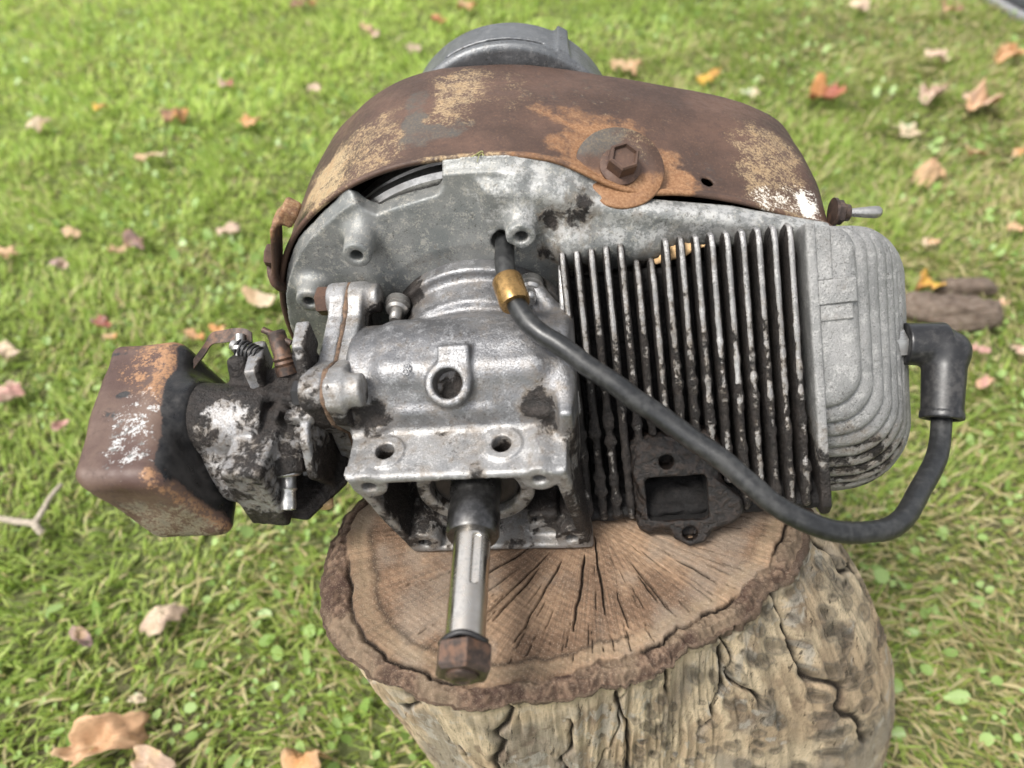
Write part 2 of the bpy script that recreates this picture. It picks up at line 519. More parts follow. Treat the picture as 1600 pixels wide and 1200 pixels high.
# ------------------------------------------------------------------ lawn
def m_ground():
    n = NT('lawn_soil')
    a = n.noise(60, 6, 0.7); b = n.noise(3, 4, 0.6)
    c = n.mix(n.step(a, 0.4, 0.65), (0.08, 0.09, 0.03), (0.13, 0.15, 0.05))
    c = n.mix(n.step(b, 0.45, 0.65), c, (0.09, 0.075, 0.04))
    return n.fin(c, 0.95, 0, n.bump(a, 0.8, 0.01))
me = mesh_from('ground', [(-60, -60, 0), (60, -60, 0), (60, 60, 0), (-60, 60, 0)], [(0, 1, 2, 3)])
tag(link('ground', me, m_ground()), kind='structure')

def m_leafy(name, transl=0.45, rough=0.55, spec=0.35):
    n = NT(name)
    c = n.attr('col', True)
    n.fin(c, rough, 0, spec=spec)
    tr = n.n('ShaderNodeBsdfTranslucent'); n.set(tr.inputs['Color'], c)
    mx = n.n('ShaderNodeMixShader'); n.set(mx.inputs[0], transl)
    n.t.links.new(n.b.outputs[0], mx.inputs[1]); n.t.links.new(tr.outputs[0], mx.inputs[2])
    n.t.links.new(mx.outputs[0], n.out.inputs['Surface'])
    return n.m

def lawn_points(n, seed):
    r = np.random.default_rng(seed)
    out = []
    got = 0
    while got < n:
        m = n * 2
        y = r.uniform(-0.35, 4.0, m); x = r.uniform(-3.0, 3.0, m)
        inside = (np.abs(x) < 0.48 + 0.60 * np.clip(y, 0, 9)) & (y > -0.05) & (y < 3.2)
        ok = (np.abs(x) < 1.25 + 0.62 * np.clip(y, 0, 9)) & (r.random(m) < np.where(inside, np.clip(1.25 - 0.33 * y, 0.3, 1), 0.30))
        ok &= ~(((x - 0.05) / 0.12) ** 2 + ((y - 0.25) / 0.11) ** 2 < 1)
        q = np.stack([x[ok], y[ok]], 1)
        out.append(q); got += len(q)
    return np.concatenate(out)[:n]

def straw_amount(x, y):
    P3 = np.stack([x * 3.2, y * 3.2, 0 * x], 1)
    base = sstep(-0.15, 0.75, x - 0.15 * (y - 1.0)) * 0.62 + sstep(1.0, 0.2, y) * 0.22
    return np.clip(base + (fbm(P3, 4, 5) - 0.5) * 1.1, 0, 1)

def make_grass():
    N = 310000
    P = lawn_points(N, 11)
    # blades gather in tufts
    tuft = fbm(np.stack([P[:, 0] * 16, P[:, 1] * 16, 0 * P[:, 0]], 1), 3, 31)
    r = np.random.default_rng(12)
    L = (0.013 + 0.032 * r.random(N) ** 1.7) * (0.25 + 1.5 * tuft)
    W = (0.0009 + 0.0011 * r.random(N)) * (1 + 0.25 * np.clip(P[:, 1] - 0.8, 0, 2))
    st = straw_amount(P[:, 0], P[:, 1])
    dry = r.random(N) < 0.04 + 0.42 * st
    az = r.uniform(0, 2 * np.pi, N) * 0.65 + 6.0 * fbm(np.stack([P[:, 0] * 5, P[:, 1] * 5, 0 * L], 1), 2, 3)
    lean = r.uniform(0.25, 1.35, N); lean[dry] = r.uniform(0.9, 1.6, dry.sum())
    bend = r.uniform(0.2, 1.0, N)
    dx, dy = np.cos(az), np.sin(az)
    sx, sy = -dy, dx
    V = np.zeros((N, 5, 3)); 
    x = P[:, 0].copy(); y = P[:, 1].copy(); z = np.full(N, -0.002)
    z[dry] += r.random(dry.sum()) * 0.016
    ang = lean * 0.4
    tw = r.uniform(-0.5, 0.5, N)
    for k, (seg, wd) in enumerate(((0.0, 0.85), (0.5, 0.95), (0.5, 0.0))):
        x = x + dx * np.sin(ang) * L * seg; y = y + dy * np.sin(ang) * L * seg; z = z + np.cos(ang) * L * seg
        z = np.maximum(z, 0.003 * (k > 0))
        hw = W * wd
        if k < 2:
            V[:, 2 * k] = np.stack([x - sx * hw, y - sy * hw, z - tw * hw], 1)
            V[:, 2 * k + 1] = np.stack([x + sx * hw, y + sy * hw, z + tw * hw], 1)
        else:
            V[:, 4] = np.stack([x, y, z], 1)
        ang = ang + bend * lean * 0.8
    b = (np.arange(N) * 5)[:, None]
    T = np.array([[0, 1, 3], [0, 3, 2], [2, 3, 4]])
    F = (b[:, :, None] + T[None]).reshape(-1, 3)
    g1 = np.array([0.36, 0.49, 0.095]); g2 = np.array([0.66, 0.76, 0.24]); g3 = np.array([0.21, 0.32, 0.062])
    t = r.random(N)[:, None]
    vivid = sstep(0.7, -0.6, P[:, 0] - 0.25 * (P[:, 1] - 1))[:, None]
    c = g3 + (g1 - g3) * t + (g2 - g1) * (r.random(N)[:, None] ** 2) * (0.35 + 0.65 * vivid)
    c = c * (0.92 + 0.30 * vivid * sstep(0.5, 1.8, P[:, 1])[:, None])
    d1 = np.array([0.36, 0.31, 0.15]); d2 = np.array([0.60, 0.53, 0.30])
    c[dry] = (d1 + (d2 - d1) * t)[dry]
    semi = (~dry) & (r.random(N) < 0.5 * st)
    c[semi] = 0.5 * c[semi] + 0.5 * np.array([0.42, 0.44, 0.15])
    c = np.repeat(c[:, None, :], 5, 1)
    c[:, :2] *= np.array([1.05, 0.97, 0.9])
    me = mesh_from('grass', V.reshape(-1, 3), F, True, {'col': c.reshape(-1, 3)})
    o = link('grass', me, m_leafy('grass_blades', 0.5, 0.5, 0.4))
    tag(o, 'short green lawn grass mixed with dry straw blades', 'grass', kind='stuff')
make_grass()

def make_clover():
    N = 9500
    P = lawn_points(N * 3, 21)
    r = np.random.default_rng(22)
    dens = fbm(np.stack([P[:, 0] * 4, P[:, 1] * 4, 0 * P[:, 0]], 1), 3, 77)
    keep = r.random(len(P)) < sstep(0.44, 0.66, dens) * 0.9 + 0.07
    P = P[keep][:N]; N = len(P)
    n = 8
    a = np.arange(n) * 2 * np.pi / n
    sz = (0.0025 + 0.0048 * r.random(N) ** 2.5)
    el = r.uniform(0.75, 1.5, N)
    az = r.uniform(0, 2 * np.pi, N); t1 = r.normal(0, 0.6, N); t2 = r.normal(0, 0.6, N)
    ox = np.cos(a)[None] * sz[:, None] * el[:, None]; oy = np.sin(a)[None] * sz[:, None]
    hz = r.uniform(0.008, 0.024, N)
    X = P[:, 0:1] + ox * np.cos(az)[:, None] - oy * np.sin(az)[:, None]
    Y = P[:, 1:2] + ox * np.sin(az)[:, None] + oy * np.cos(az)[:, None]
    Z = hz[:, None] + ox * t1[:, None] + oy * t2[:, None] + np.abs(oy) * 0.35
    ctr = np.stack([P[:, 0], P[:, 1], hz], 1)[:, None]
    V = np.concatenate([ctr, np.stack([X, Y, Z], 2)], 1)
    b = (np.arange(N) * (n + 1))[:, None, None]
    T = np.array([[0, 1 + i, 1 + (i + 1) % n] for i in range(n)])
    F = (b + T[None]).reshape(-1, 3)
    c0 = np.array([0.20, 0.31, 0.07]); c1 = np.array([0.34, 0.46, 0.17]); 
    t = r.random(N)[:, None]
    c = np.repeat((c0 + (c1 - c0) * t ** 1.5)[:, None], n + 1, 1)
    me = mesh_from('clover', V.reshape(-1, 3), F, True, {'col': c.reshape(-1, 3)})
    tag(link('clover', me, m_leafy('clover_leaves', 0.3, 0.4, 0.5)), 'pale green clover and small weeds growing through the lawn', 'ground cover', kind='stuff')
make_clover()

# ------------------------------------------------------------------ stump
STUMP_RIM = [(-100, -26), (-103, -2), (-92, 33), (-66, 78), (-20, 108), (40, 122), (100, 124), (150, 110), (180, 78), (189, 42), (187, 16),
             (178, -4), (156, -24), (117, -52), (59, -75), (22, -82), (-10, -85), (-45, -77), (-78, -58)]
PITH = np.array([62.0, 26.0])
def stump_radius(th):
    q = np.array(STUMP_RIM, float) - PITH
    a = np.arctan2(q[:, 1], q[:, 0]); rr = np.hypot(q[:, 0], q[:, 1])
    o = np.argsort(a); a = a[o]; rr = rr[o]
    a = np.concatenate([a - 2 * np.pi, a, a + 2 * np.pi]); rr = np.tile(rr, 3)
    f = np.linspace(-2 * np.pi, 2 * np.pi, 4001)
    g = np.interp(f, a, rr)
    k = np.hanning(121); k /= k.sum()
    g = np.convolve(g, k, 'same')
    return np.interp(np.mod(th + np.pi, 2 * np.pi) - np.pi, f, g)

root_stump = bpy.data.objects.new('tree_stump', None); COL.objects.link(root_stump)
tag(root_stump, 'weathered sawn tree stump with cracked end grain under the engine', 'stump')
_c = BASE @ Vector((PITH[0] * .001, PITH[1] * .001, 0))
root_stump.location = (_c.x, _c.y, 0)

def stump_colmat(name, bmpst, sc, fibre=False):
    n = NT(name)
    c = n.attr('col', True)
    a = n.noise(sc, 6, 0.75); b = n.noise(sc * 4, 3, 0.7)
    c = n.mix(n.math('MULTIPLY', n.step(a, 0.4, 0.7), 0.45), c, n.mix(0.5, c, (0.035, 0.022, 0.014)))
    hi = n.n('ShaderNodeMix', data_type='RGBA', blend_type='SCREEN')
    n.set(hi.inputs[0], n.math('MULTIPLY', n.step(b, 0.52, 0.7), 0.22)); n.set(hi.inputs[6], c); n.set(hi.inputs[7], (0.6, 0.5, 0.38))
    col, h = hi.outputs[2], n.math('ADD', a, n.math('MULTIPLY', b, 0.5))
    if fibre:                                     # upright wood fibres and hairline checks
        fv = n.scale(n.coord(), (1, 1, 0.07))
        f1 = n.noise(620, 5, 0.75, vec=fv); f2 = n.noise(190, 5, 0.75, vec=n.scale(n.coord(), (1, 1, 0.10)))
        col = n.mix(n.math('MULTIPLY', n.step(f1, 0.50, 0.68), 0.55), col, n.mix(0.75, col, (0.03, 0.02, 0.014)))
        chk = n.step(f2, 0.60, 0.66)
        col = n.mix(n.math('MULTIPLY', chk, 0.75), col, (0.035, 0.024, 0.017))
        h = n.math('SUBTRACT', n.math('ADD', h, n.math('MULTIPLY', f1, 1.2)), n.math('MULTIPLY', chk, 1.0))
    return n.fin(col, 0.85, 0, n.bump(h, bmpst, 0.002), 0.25)

def make_stump():
    r = np.random.default_rng(5)
    NA, NR = 940, 200
    th = np.linspace(-np.pi, np.pi, NA, endpoint=False)
    Rm = stump_radius(th)
    wob = (fbm(np.stack([np.cos(th) * 6, np.sin(th) * 6, 0 * th], 1), 4, 9) - 0.5) * 9 + (fbm(np.stack([np.cos(th) * 26, np.sin(th) * 26, 0 * th], 1), 3, 19) - 0.5) * 5
    Rm = Rm + wob
    f = np.linspace(0, 1, NR) ** 0.8
    TH, Fm = np.meshgrid(th, f, indexing='ij')
    RR = Fm * Rm[:, None]
    X = PITH[0] + RR * np.cos(TH); Y = PITH[1] + RR * np.sin(TH)
    P3 = np.stack([X, Y, 0 * X], -1)
    bw = 0.918 + (fbm(np.stack([np.cos(TH) * 3, np.sin(TH) * 3, 0 * TH], -1), 3, 41) - 0.5) * 0.11   # bark boundary
    bark = sstep(bw - 0.004, bw + 0.008, Fm)
    seam = np.exp(-((Fm - bw) / 0.0075) ** 2) * sstep(0.38, 0.55, fbm(np.stack([np.cos(TH) * 2.2 + 3, np.sin(TH) * 2.2, 0 * TH], -1), 3, 43) + 0.1)
    seam2 = np.exp(-((Fm - bw + 0.055) / 0.012) ** 2) * 0.5
    # drying cracks running out from the pith
    crack = np.zeros_like(X)
    cr = []
    for k in range(24):
        a0 = -np.pi + 2 * np.pi * (k + r.uniform(-0.45, 0.45)) / 24
        r0 = r.uniform(0.15, 0.6); r1 = min(0.89, r0 + r.uniform(0.15, 0.5))
        cr.append((a0, r0, r1, r.uniform(0.28, 0.7) * (1.5 if k % 4 == 0 else 1), r.uniform(0, 99)))
    for k in range(190):
        a0 = r.uniform(-np.pi, np.pi); r0 = r.uniform(0.3, 0.85)
        cr.append((a0, r0, min(0.9, r0 + r.uniform(0.06, 0.2)), r.uniform(0.16, 0.32), r.uniform(0, 99)))
    for k in range(9):
        a0 = -2.9 + 0.70 * k * 0.95 + r.uniform(-.12, .12)
        cr.append((a0, r.uniform(.2, .5), r.uniform(.65, .9), r.uniform(0.30, 0.6), r.uniform(0, 99)))
    wl = [fbm(np.stack([f * 14, f * 0 + s, f * 0], 1), 3, 61) for *_, s in cr]
    for (a0, r0, r1, wd, s), wv in zip(cr, wl):
        off = (wv[None, :] - 0.5) * 2.2
        d = np.mod(TH - a0 + np.pi, 2 * np.pi) - np.pi
        d = d * RR + off
        taper = sstep(r0, r0 + 0.08, Fm) * sstep(r1, r1 - 0.1, Fm)
        crack = np.maximum(crack, np.exp(-(d / (wd * (0.35 + 0.65 * taper) + 1e-3)) ** 2) * (taper > 0.02) * sstep(0, 0.25, taper))
    lump = fbm(P3 / 14, 4, 3); fine = 0.5 * fbm(P3 / 2.0, 3, 4) + 0.5 * fbm(np.stack([np.cos(TH) * 70, np.sin(TH) * 70, Fm * 30], -1), 3, 6)
    saw = np.sin((X * 0.55 + Y * 0.83) * 1.9 + 5 * fbm(P3 / 40, 2, 8))
    Z = -crack * 4.0 - seam * 5 - seam2 * 0.8 + (fbm(P3 / 55, 2, 2) - 0.5) * 2.0 - 1.2 + saw * 0.10 * (1 - bark)
    Z += bark * ((lump - 0.5) * 7.0 + (fine - 0.5) * 6.0 - 1.5 - 5.0 * sstep(0.955, 1.0, Fm))
    ring = np.sin(RR * 1.25 + 7 * fbm(P3 / 28, 3, 12)) * 0.5 + 0.5
    ray = fbm(np.stack([np.cos(TH) * 60, np.sin(TH) * 60, Fm * 5], -1), 3, 14)
    c = np.array([0.125, 0.077, 0.048])[None, None] * np.ones(X.shape + (1,))
    tone = fbm(P3 / 34, 4, 15)[..., None]
    c = c + (np.array([0.245, 0.16, 0.10]) - c) * sstep(0.40, 0.66, tone)
    ray2 = fbm(np.stack([np.cos(TH) * 150, np.sin(TH) * 150, Fm * 7], -1), 2, 24)[..., None]
    c = c * (0.72 + 0.16 * ring[..., None] + 0.75 * (ray[..., None] - 0.4) + 0.8 * (ray2 - 0.4) + 0.10 * saw[..., None])
    grey = sstep(0.5, 0.75, fbm(P3 / 20 + 9, 4, 16))[..., None]
    c = c + (np.array([0.20, 0.165, 0.13]) - c) * grey * 0.55
    edge = np.exp(-((Fm - bw + 0.05) / 0.04) ** 2)[..., None] * (0.3 + 0.7 * fbm(P3 / 12, 3, 17)[..., None])
    c = c + (np.array([0.27, 0.205, 0.13]) - c) * edge * 0.6
    c = c * (1 - 0.55 * np.exp(-((Fm - bw + 0.095) / 0.012) ** 2)[..., None] * sstep(.4, .6, fbm(P3 / 30, 2, 27))[..., None])
    bc = np.array([0.065, 0.040, 0.028]) + (np.array([0.17, 0.112, 0.076]) - np.array([0.065, 0.040, 0.028])) * sstep(0.4, 0.65, fine)[..., None]
    bc = bc + (np.array([0.045, 0.024, 0.018]) - bc) * sstep(0.48, 0.66, lump)[..., None] * 0.8
    bc = bc + (np.array([0.20, 0.15, 0.10]) - bc) * sstep(0.5, 0.7, fbm(P3 / 22 + 50, 4, 29))[..., None] * 0.6
    c = c + (bc - c) * bark[..., None]
    dk = np.clip(crack + seam, 0, 1)[..., None]
    c = c + (np.array([0.02, 0.013, 0.009]) - c) * sstep(0.25, 0.8, dk)
    V = np.stack([X, Y, Z], -1)
    def w2(Ve):                                  # stump plane mm -> world, relative to the stump root
        B = np.array(BASE.to_3x3()); t = np.array(BASE.translation)
        return (Ve * 0.001) @ B.T + t - np.array(root_stump.location)
    i = np.arange(NA)[:, None]; j = np.arange(NR - 1)[None, :]
    a = (i * NR + j).ravel(); b = (((i + 1) % NA) * NR + j).ravel()
    F = np.stack([a, a + 1, b + 1, b], 1)
    me = mesh_from('cut_face', w2(V.reshape(-1, 3)), F, True, {'col': np.clip(c, 0, 1).reshape(-1, 3)})
    o = link('cut_face', me, stump_colmat('sawn_end_grain', 0.6, 300), root_stump)
    o['label'] = 'sawn end grain with radial drying cracks and brown bark ring'
    # side
    NH = 215
    h = np.concatenate([np.linspace(0, 1, NH - 40) ** 1.15 * 230, np.linspace(232, 560, 40)])
    TH, H = np.meshgrid(th, h, indexing='ij')
    right = np.exp(-((np.mod(TH - 0.05 + np.pi, 2 * np.pi) - np.pi) / 0.75) ** 2)
    front = np.exp(-((np.mod(TH + 1.2 + np.pi, 2 * np.pi) - np.pi) / 0.9) ** 2)
    slope = right * 0.76 + front * 0.06 - 0.05
    out = slope * 260 * (1 - np.exp(-(H / 260) ** 1.15))
    Sx = TH * 110.0
    warp = (fbm(np.stack([np.cos(TH) * 4, np.sin(TH) * 4, H / 40], -1), 3, 50) - .5)
    Q = np.stack([np.cos(TH + 0.12 * warp) * 110, np.sin(TH + 0.12 * warp) * 110, H * 0.24], -1)
    l1 = fbm(Q / 26, 4, 51); l2 = fbm(Q / 7, 4, 52); l3 = fbm(Q / 2.2, 2, 53)
    crk = np.zeros_like(TH)
    for k in range(28):
        a0 = -np.pi + 2 * np.pi * (k + r.uniform(-.45, .45)) / 28
        h0 = r.choice([0.0, 0.0, r.uniform(0, 130)]); h1 = h0 + r.uniform(70, 300)
        wv = fbm(np.stack([h / 34, h * 0 + k * 3.7, h * 0], 1), 2, 71)
        d = (np.mod(TH - a0 + np.pi, 2 * np.pi) - np.pi) * 125 + (wv[None] - 0.5) * 20 - (H - h0) * r.uniform(-0.25, 0.25)
        wd = r.uniform(0.7, 2.6) * 1.15 * (0.3 + 1.0 * fbm(np.stack([h / 9, h * 0 + k * 1.3, h * 0], 1), 2, 73))[None]
        crk = np.maximum(crk, np.exp(-(d / wd) ** 2) * sstep(h0 - 4, h0 + 8, H) * sstep(h1, h1 - 25, H))
    knot = np.zeros_like(TH); ringk = np.zeros_like(TH)
    for k in range(200):
        a0 = r.normal(-0.40, 0.5); h0 = r.uniform(12, 260)
        aw = r.uniform(1.3, 3.8); ah = aw * r.uniform(1.4, 3.4)
        d2 = np.sqrt((((TH - a0) * 125 - (H - h0) * 0.25 + (l2 - .5) * 5) / aw) ** 2 + ((H - h0 + (l2 - .5) * 6) / ah) ** 2)
        knot = np.maximum(knot, np.exp(-d2 ** 4) * r.uniform(0.5, 1)); ringk = np.maximum(ringk, np.exp(-((d2 - 1.25) / 0.3) ** 2))
    grain = fbm(np.stack([TH * 110 / 1.7 + 9 * fbm(Q / 40, 2, 54), H / 60, 0 * H], -1), 3, 84)
    disp = (l1 - 0.5) * 3.5 + (l2 - 0.5) * 1.5 + (l3 - .5) * 0.8 + (grain - .5) * 2.6 - crk * 4.5 + ringk * 0.4 - knot * 0.8
    disp *= sstep(0, 14, H) * 0.9 + 0.1
    # lip of bark overhanging the bare wood just below the cut
    lip = sstep(12, 6, H + (l1 - 0.5) * 22)
    disp += lip * 1.5 - sstep(10, 22, H + (l1 - .5) * 22) * 2.0
    RR = Rm[:, None] * 1.0 + out + disp - 2.0 * np.exp(-(H / 1.5))
    X = PITH[0] + RR * np.cos(TH); Y = PITH[1] + RR * np.sin(TH)
    edge_z = V[:, -1, 2][:, None]
    Z = edge_z * np.exp(-H / 6) - H
    cream = np.array([0.66, 0.53, 0.36]); tan = np.array([0.50, 0.375, 0.245]); brn = np.array([0.15, 0.095, 0.065]); gry = np.array([0.31, 0.27, 0.22]); wht = np.array([0.58, 0.54, 0.47])
    m1 = fbm(Q / 17 + 4, 5, 81)[..., None]; m2 = fbm(Q / 24 + 8, 5, 82)[..., None]; m3 = fbm(Q / 4, 4, 83)[..., None]; m4 = fbm(Q / 13 + 31, 5, 85)[..., None]
    gr = grain[..., None]
    c = cream + (tan - cream) * sstep(0.40, 0.60, m1)
    c = c * (0.42 + 1.1 * gr)
    c = c + (gry - c) * sstep(0.47, 0.60, m2) * 0.7 * (0.5 + gr)
    c = c + (brn - c) * sstep(0.56, 0.64, 0.65 * m4 + 0.35 * m3) * 0.6
    c = c + (wht - c) * sstep(0.55, 0.60, 0.5 * m2[:, ::-1] + 0.5 * m3) * 0.6
    c = c + (cream * 1.15 * (0.6 + 0.7 * gr) - c) * (sstep(60, 18, H + 40 * (l1 - .5)) * sstep(-0.2, -1.2, TH) )[..., None] * 0.75
    c = c + (np.array([0.075, 0.075, 0.07]) - c) * ringk[..., None] * 0.55
    c = c + (np.array([0.035, 0.029, 0.025]) - c) * knot[..., None] * 0.8
    c = c + (np.array([0.085, 0.052, 0.036]) * (0.5 + 1.0 * m3) - c) * lip[..., None] * 0.92
    c = c + (np.array([0.022, 0.015, 0.011]) - c) * sstep(0.3, 0.85, crk)[..., None]
    Vs = np.stack([X, Y, Z], -1)
    Wd = w2(Vs.reshape(-1, 3)).reshape(Vs.shape)
    i = np.arange(NA)[:, None]; j = np.arange(NH - 1)[None, :]
    a = (i * NH + j).ravel(); b = (((i + 1) % NA) * NH + j).ravel()
    F = np.stack([a, b, b + 1, a + 1], 1)
    me = mesh_from('trunk_side', Wd.reshape(-1, 3), F, True, {'col': np.clip(c, 0, 1).reshape(-1, 3)})
    o = link('trunk_side', me, stump_colmat('bare_weathered_trunk', 0.8, 420, True), root_stump)
    o['label'] = 'bare cream and grey trunk side with dark knots and splits'
make_stump()

# ------------------------------------------------------------------ engine
engine = bpy.data.objects.new('engine', None); COL.objects.link(engine)
engine.matrix_world = BASE
engine.empty_display_size = 0.05
tag(engine, 'old rusty single-cylinder two-stroke engine standing on the tree stump', 'engine')

def blobs(P, base, lst, nz=0.25, seed=3):
    g = np.full(len(P), base, float)
    for x, y, z, r, s in lst:
        d = np.sqrt((P[:, 0] - x) ** 2 + (P[:, 1] - y) ** 2 + (P[:, 2] - z) ** 2)
        g = g + s * np.exp(-(d / r) ** 2)
    return g + (fbm(P / 16, 3, seed) - 0.5) * nz

def part(name, V, F, mat, parent=engine, smooth=True, attrs=None, sharp=None, label=None, g=None):
    V = np.asarray(V, float)
    attrs = dict(attrs or {})
    if g is not None: attrs['g'] = g(V) if callable(g) else np.full(len(V), g)
    me = mesh_from(name, loc(V), F, smooth, attrs)
    o = link(name, me, M[mat] if isinstance(mat, str) else mat, parent)
    if sharp: autosmooth(o, sharp)
    if label: o['label'] = label
    return o

def sdf_part(name, grid, f, mat, parent=engine, **k):
    V, F = surfnet(grid, f)
    return part(name, V, F, mat, parent, **k)

def ring_pts(c, axis, r, n=24):
    d, u, v = frame(axis)
    a = np.arange(n) * 2 * np.pi / n
    return np.array(c) + r * (np.cos(a)[:, None] * u + np.sin(a)[:, None] * v)

def hexbolt(name, p, d, af, h, parent, mat, flange=0, recess=False, sharp=30):
    p = np.array(p, float); d = np.array(d, float); d /= np.linalg.norm(d)
    r = af / math.sqrt(3)
    parts = []
    z0 = 0
    if flange:
        parts.append(rev(p, p + d, [(0, flange), (1.2, flange), (2.6, flange * 0.8), (3.0, flange * 0.6)], 32)); z0 = 2.2
    prof = [(z0, r * .98), (z0 + h - 1, r), (z0 + h, r * 0.90)]
    if recess: prof += [(z0 + h, r * 0.78), (z0 + h - 2.2, r * 0.70)]
    parts.append(rev(p, p + d, prof, 6))
    V, F = joinvf(*parts)
    return part(name, V, F, mat, parent, smooth=True, sharp=sharp, g=0.3)

CZ = -5.0            # height of the crank axis
# --- crankcase casting with the open mounting box
def crankcase():
    g = Grid((-72, -3, -63), (70, 136, 72), 1.0)
    nz = fbm(g.pts() / 22.0, 2, 91).astype(np.float32) - 0.5
    f = g.cyl((-68, 68, 12), (54, 68, 12), 38, rnd=4)
    f = U(f, g.cyl((0, 52, 0), (0, 100, 0), 42, 46, 3), 8)
    f = U(f, g.box((-4, 66, 36), (46, 22, 15), 8), 9)
    # swelling of the transfer passage at the cylinder side
    f = U(f, g.cap((-40, 70, 36), (24, 68, 37), 15, 16), 6)
    f = U(f, g.box((51, 64, -2), (3.5, 42, 40), 2), 12)
    # stepped ring towards the blower plate
    f = U(f, g.cyl((0, 96, 0), (0, 134, 0), 52, 55, 2), 7)
    f = U(f, g.cyl((0, 114, 0), (0, 134, 0), 60, 60, 2), 4)
    # mounting box: parallelogram section, open to the front
    box = [(-66, 19), (50, 19), (62, -59), (-45, -59)]
    b = g.ext(box, 'y', 0, 47, 3)
    inner = [(-58, 13.5), (44, 13.5), (55, -54), (-40, -54)]
    f = U(f, b, 5)
    f = S(f, g.ext(inner, 'y', -6, 38, 2), 1.5)
    # seal tube inside the box
    t = g.cyl((0, 6, CZ), (0, 44, CZ), 32, rnd=1.5)
    t = np.maximum(t, g.z - 15)
    f = U(f, t, 2)
    f = S(f, np.maximum(g.cyl((0, -4, CZ), (0, 14, CZ), 24.5), g.z - 14.5), 0.8)
    # corner bosses with bolt holes
    for x, z in ((-54, 11), (36, 12), (-36, -49), (50, -48)):
        f = U(f, g.cyl((x, 0.5, z), (x, 40, z), 9.5, rnd=1), 2)
    for x, z in ((-54, 11), (36, 12), (-36, -49), (50, -48)):
        f = S(f, g.cyl((x, -3, z), (x, 16, z), 3.8), 0.5)
    f = np.maximum(f, -g.y)                                            # flat machined face
    # lump with a cross hole inside the lower right corner, rib lower left
    f = U(f, g.box((34, 20, -44), (9, 12, 10), 3), 3)
    f = S(f, g.cyl((31, 2, -40), (31, 18, -40), 3.6), 0.5)
    f = U(f, g.cyl((-22, 12, -46), (-22, 40, -46), 6, rnd=2), 2)
    f = S(f, g.cyl((-13, 6, -46), (-13, 20, -46), 4), 0.5)
    # raised block behind the top face, two dark studs beside it
    f = U(f, g.box((-14, 42, 24), (27, 9, 8), 4), 3)
    f = U(f, g.cyl((38, 38, 10), (38, 38, 30), 9, 8, 3), 3)
    f = U(f, g.cyl((-52, 36, 10), (-52, 36, 25), 9, 8, 3), 3)
    # two threaded inserts in the top face
    for x, y in ((-46, 17), (16.5, 19)):
        f = U(f, g.cyl((x, y, 10), (x, y, 20.3), 11, rnd=0.8), 0.8)
    for x, y in ((-46, 17), (16.5, 19)):
        f = S(f, g.cyl((x, y, 4), (x, y, 26), 5.0), 0.6)
    # teardrop boss with a blind hole
    ax = np.array([0, -0.62, 0.78]); c = np.array([-9.5, 38.5, 47.0])
    f = U(f, g.cyl(c - ax * 18, c, 13, 12, 1.5), 2.5)
    f = U(f, g.box(tuple(c - ax * 8 + np.array([3.5, 8, 6.5])), (8.5, 10, 7.4), 1.5, Matrix.Rotation(math.atan2(0.62, 0.78), 3, 'X')), 2.5)
    f = S(f, g.cyl(c - ax * 13, c + ax * 8, 8.0, rnd=0.5), 0.8)
    # ribs
    f = U(f, g.cap((46, 96, 38), (34, 112, 46), 6, 6), 5)
    f = f + nz * 1.4
    gr = lambda P: blobs(P, 0.27, [(-40, 118, 44, 12, .45), (-52, 100, 40, 12, .6), (36, 116, 46, 9, .35), (-60, 50, 22, 16, .42), (-52, 38, 25, 9, .5), (-46, 17, 10, 7, .5), (16.5, 19, 10, 7, .5),
                                   (38, 38, 30, 10, .5), (8, 50, 30, 9, .45), (49, 30, 16, 11, .4), (55, 10, -20, 30, .35), (-50, 20, -20, 30, .35),
                                   (6, 52, 30, 9, .35), (52, 90, 30, 12, .3), (-10, 32, 19, 12, .1), (4, 2, 16, 6, .35)]) \
        + 0.10 * sstep(12, -40, P[:, 2]) + 0.05 * sstep(3, 14, P[:, 1]) * sstep(14, 6, P[:, 2]) + 0.4 * np.exp(-((P[:, 0] + 9.5) ** 2 + (P[:, 1] - 43) ** 2 + (P[:, 2] - 37) ** 2) / 80)
    V, F = surfnet(g, f)
    me_o = part('crankcase', V, F, 'alu_case', g=gr)
    M_ = me_o.data
    M_.materials.append(M['alu_mount'])
    cen = np.zeros(len(M_.polygons) * 3, np.float32); M_.polygons.foreach_get('center', cen)
    cen = cen.reshape(-1, 3) * 1000; cen[:, 2] -= ZB
    P = np.array(cen)
    sel = (P[:, 1] < 46 + 8 * (fbm(P / 6, 3, 6) - 0.5)) & (P[:, 2] < 21.6)
    M_.polygons.foreach_set('material_index', sel.astype(np.int32))
    return me_o
case = crankcase()
# cast figure 8 on the case
V1 = []
tz = np.array([0, -0.30, 0.95])
for k, rr in ((0, 1.5), (1, 1.7)):
    a = np.linspace(0, 2 * np.pi, 13)[:-1]
    _, uu, vv = frame(tz)
    c0 = np.array([-31.0, 47.0 - 3.2 * k, 52.6 - 0.9 * k])
    pth = c0 + rr * (np.cos(a)[:, None] * uu + np.sin(a)[:, None] * vv)
    V1.append(tube(np.vstack([pth, pth[:1]]), 0.55, 6))
V, F = joinvf(*V1)
part('cast_number', V, F, 'alu_case', case, g=0.2)

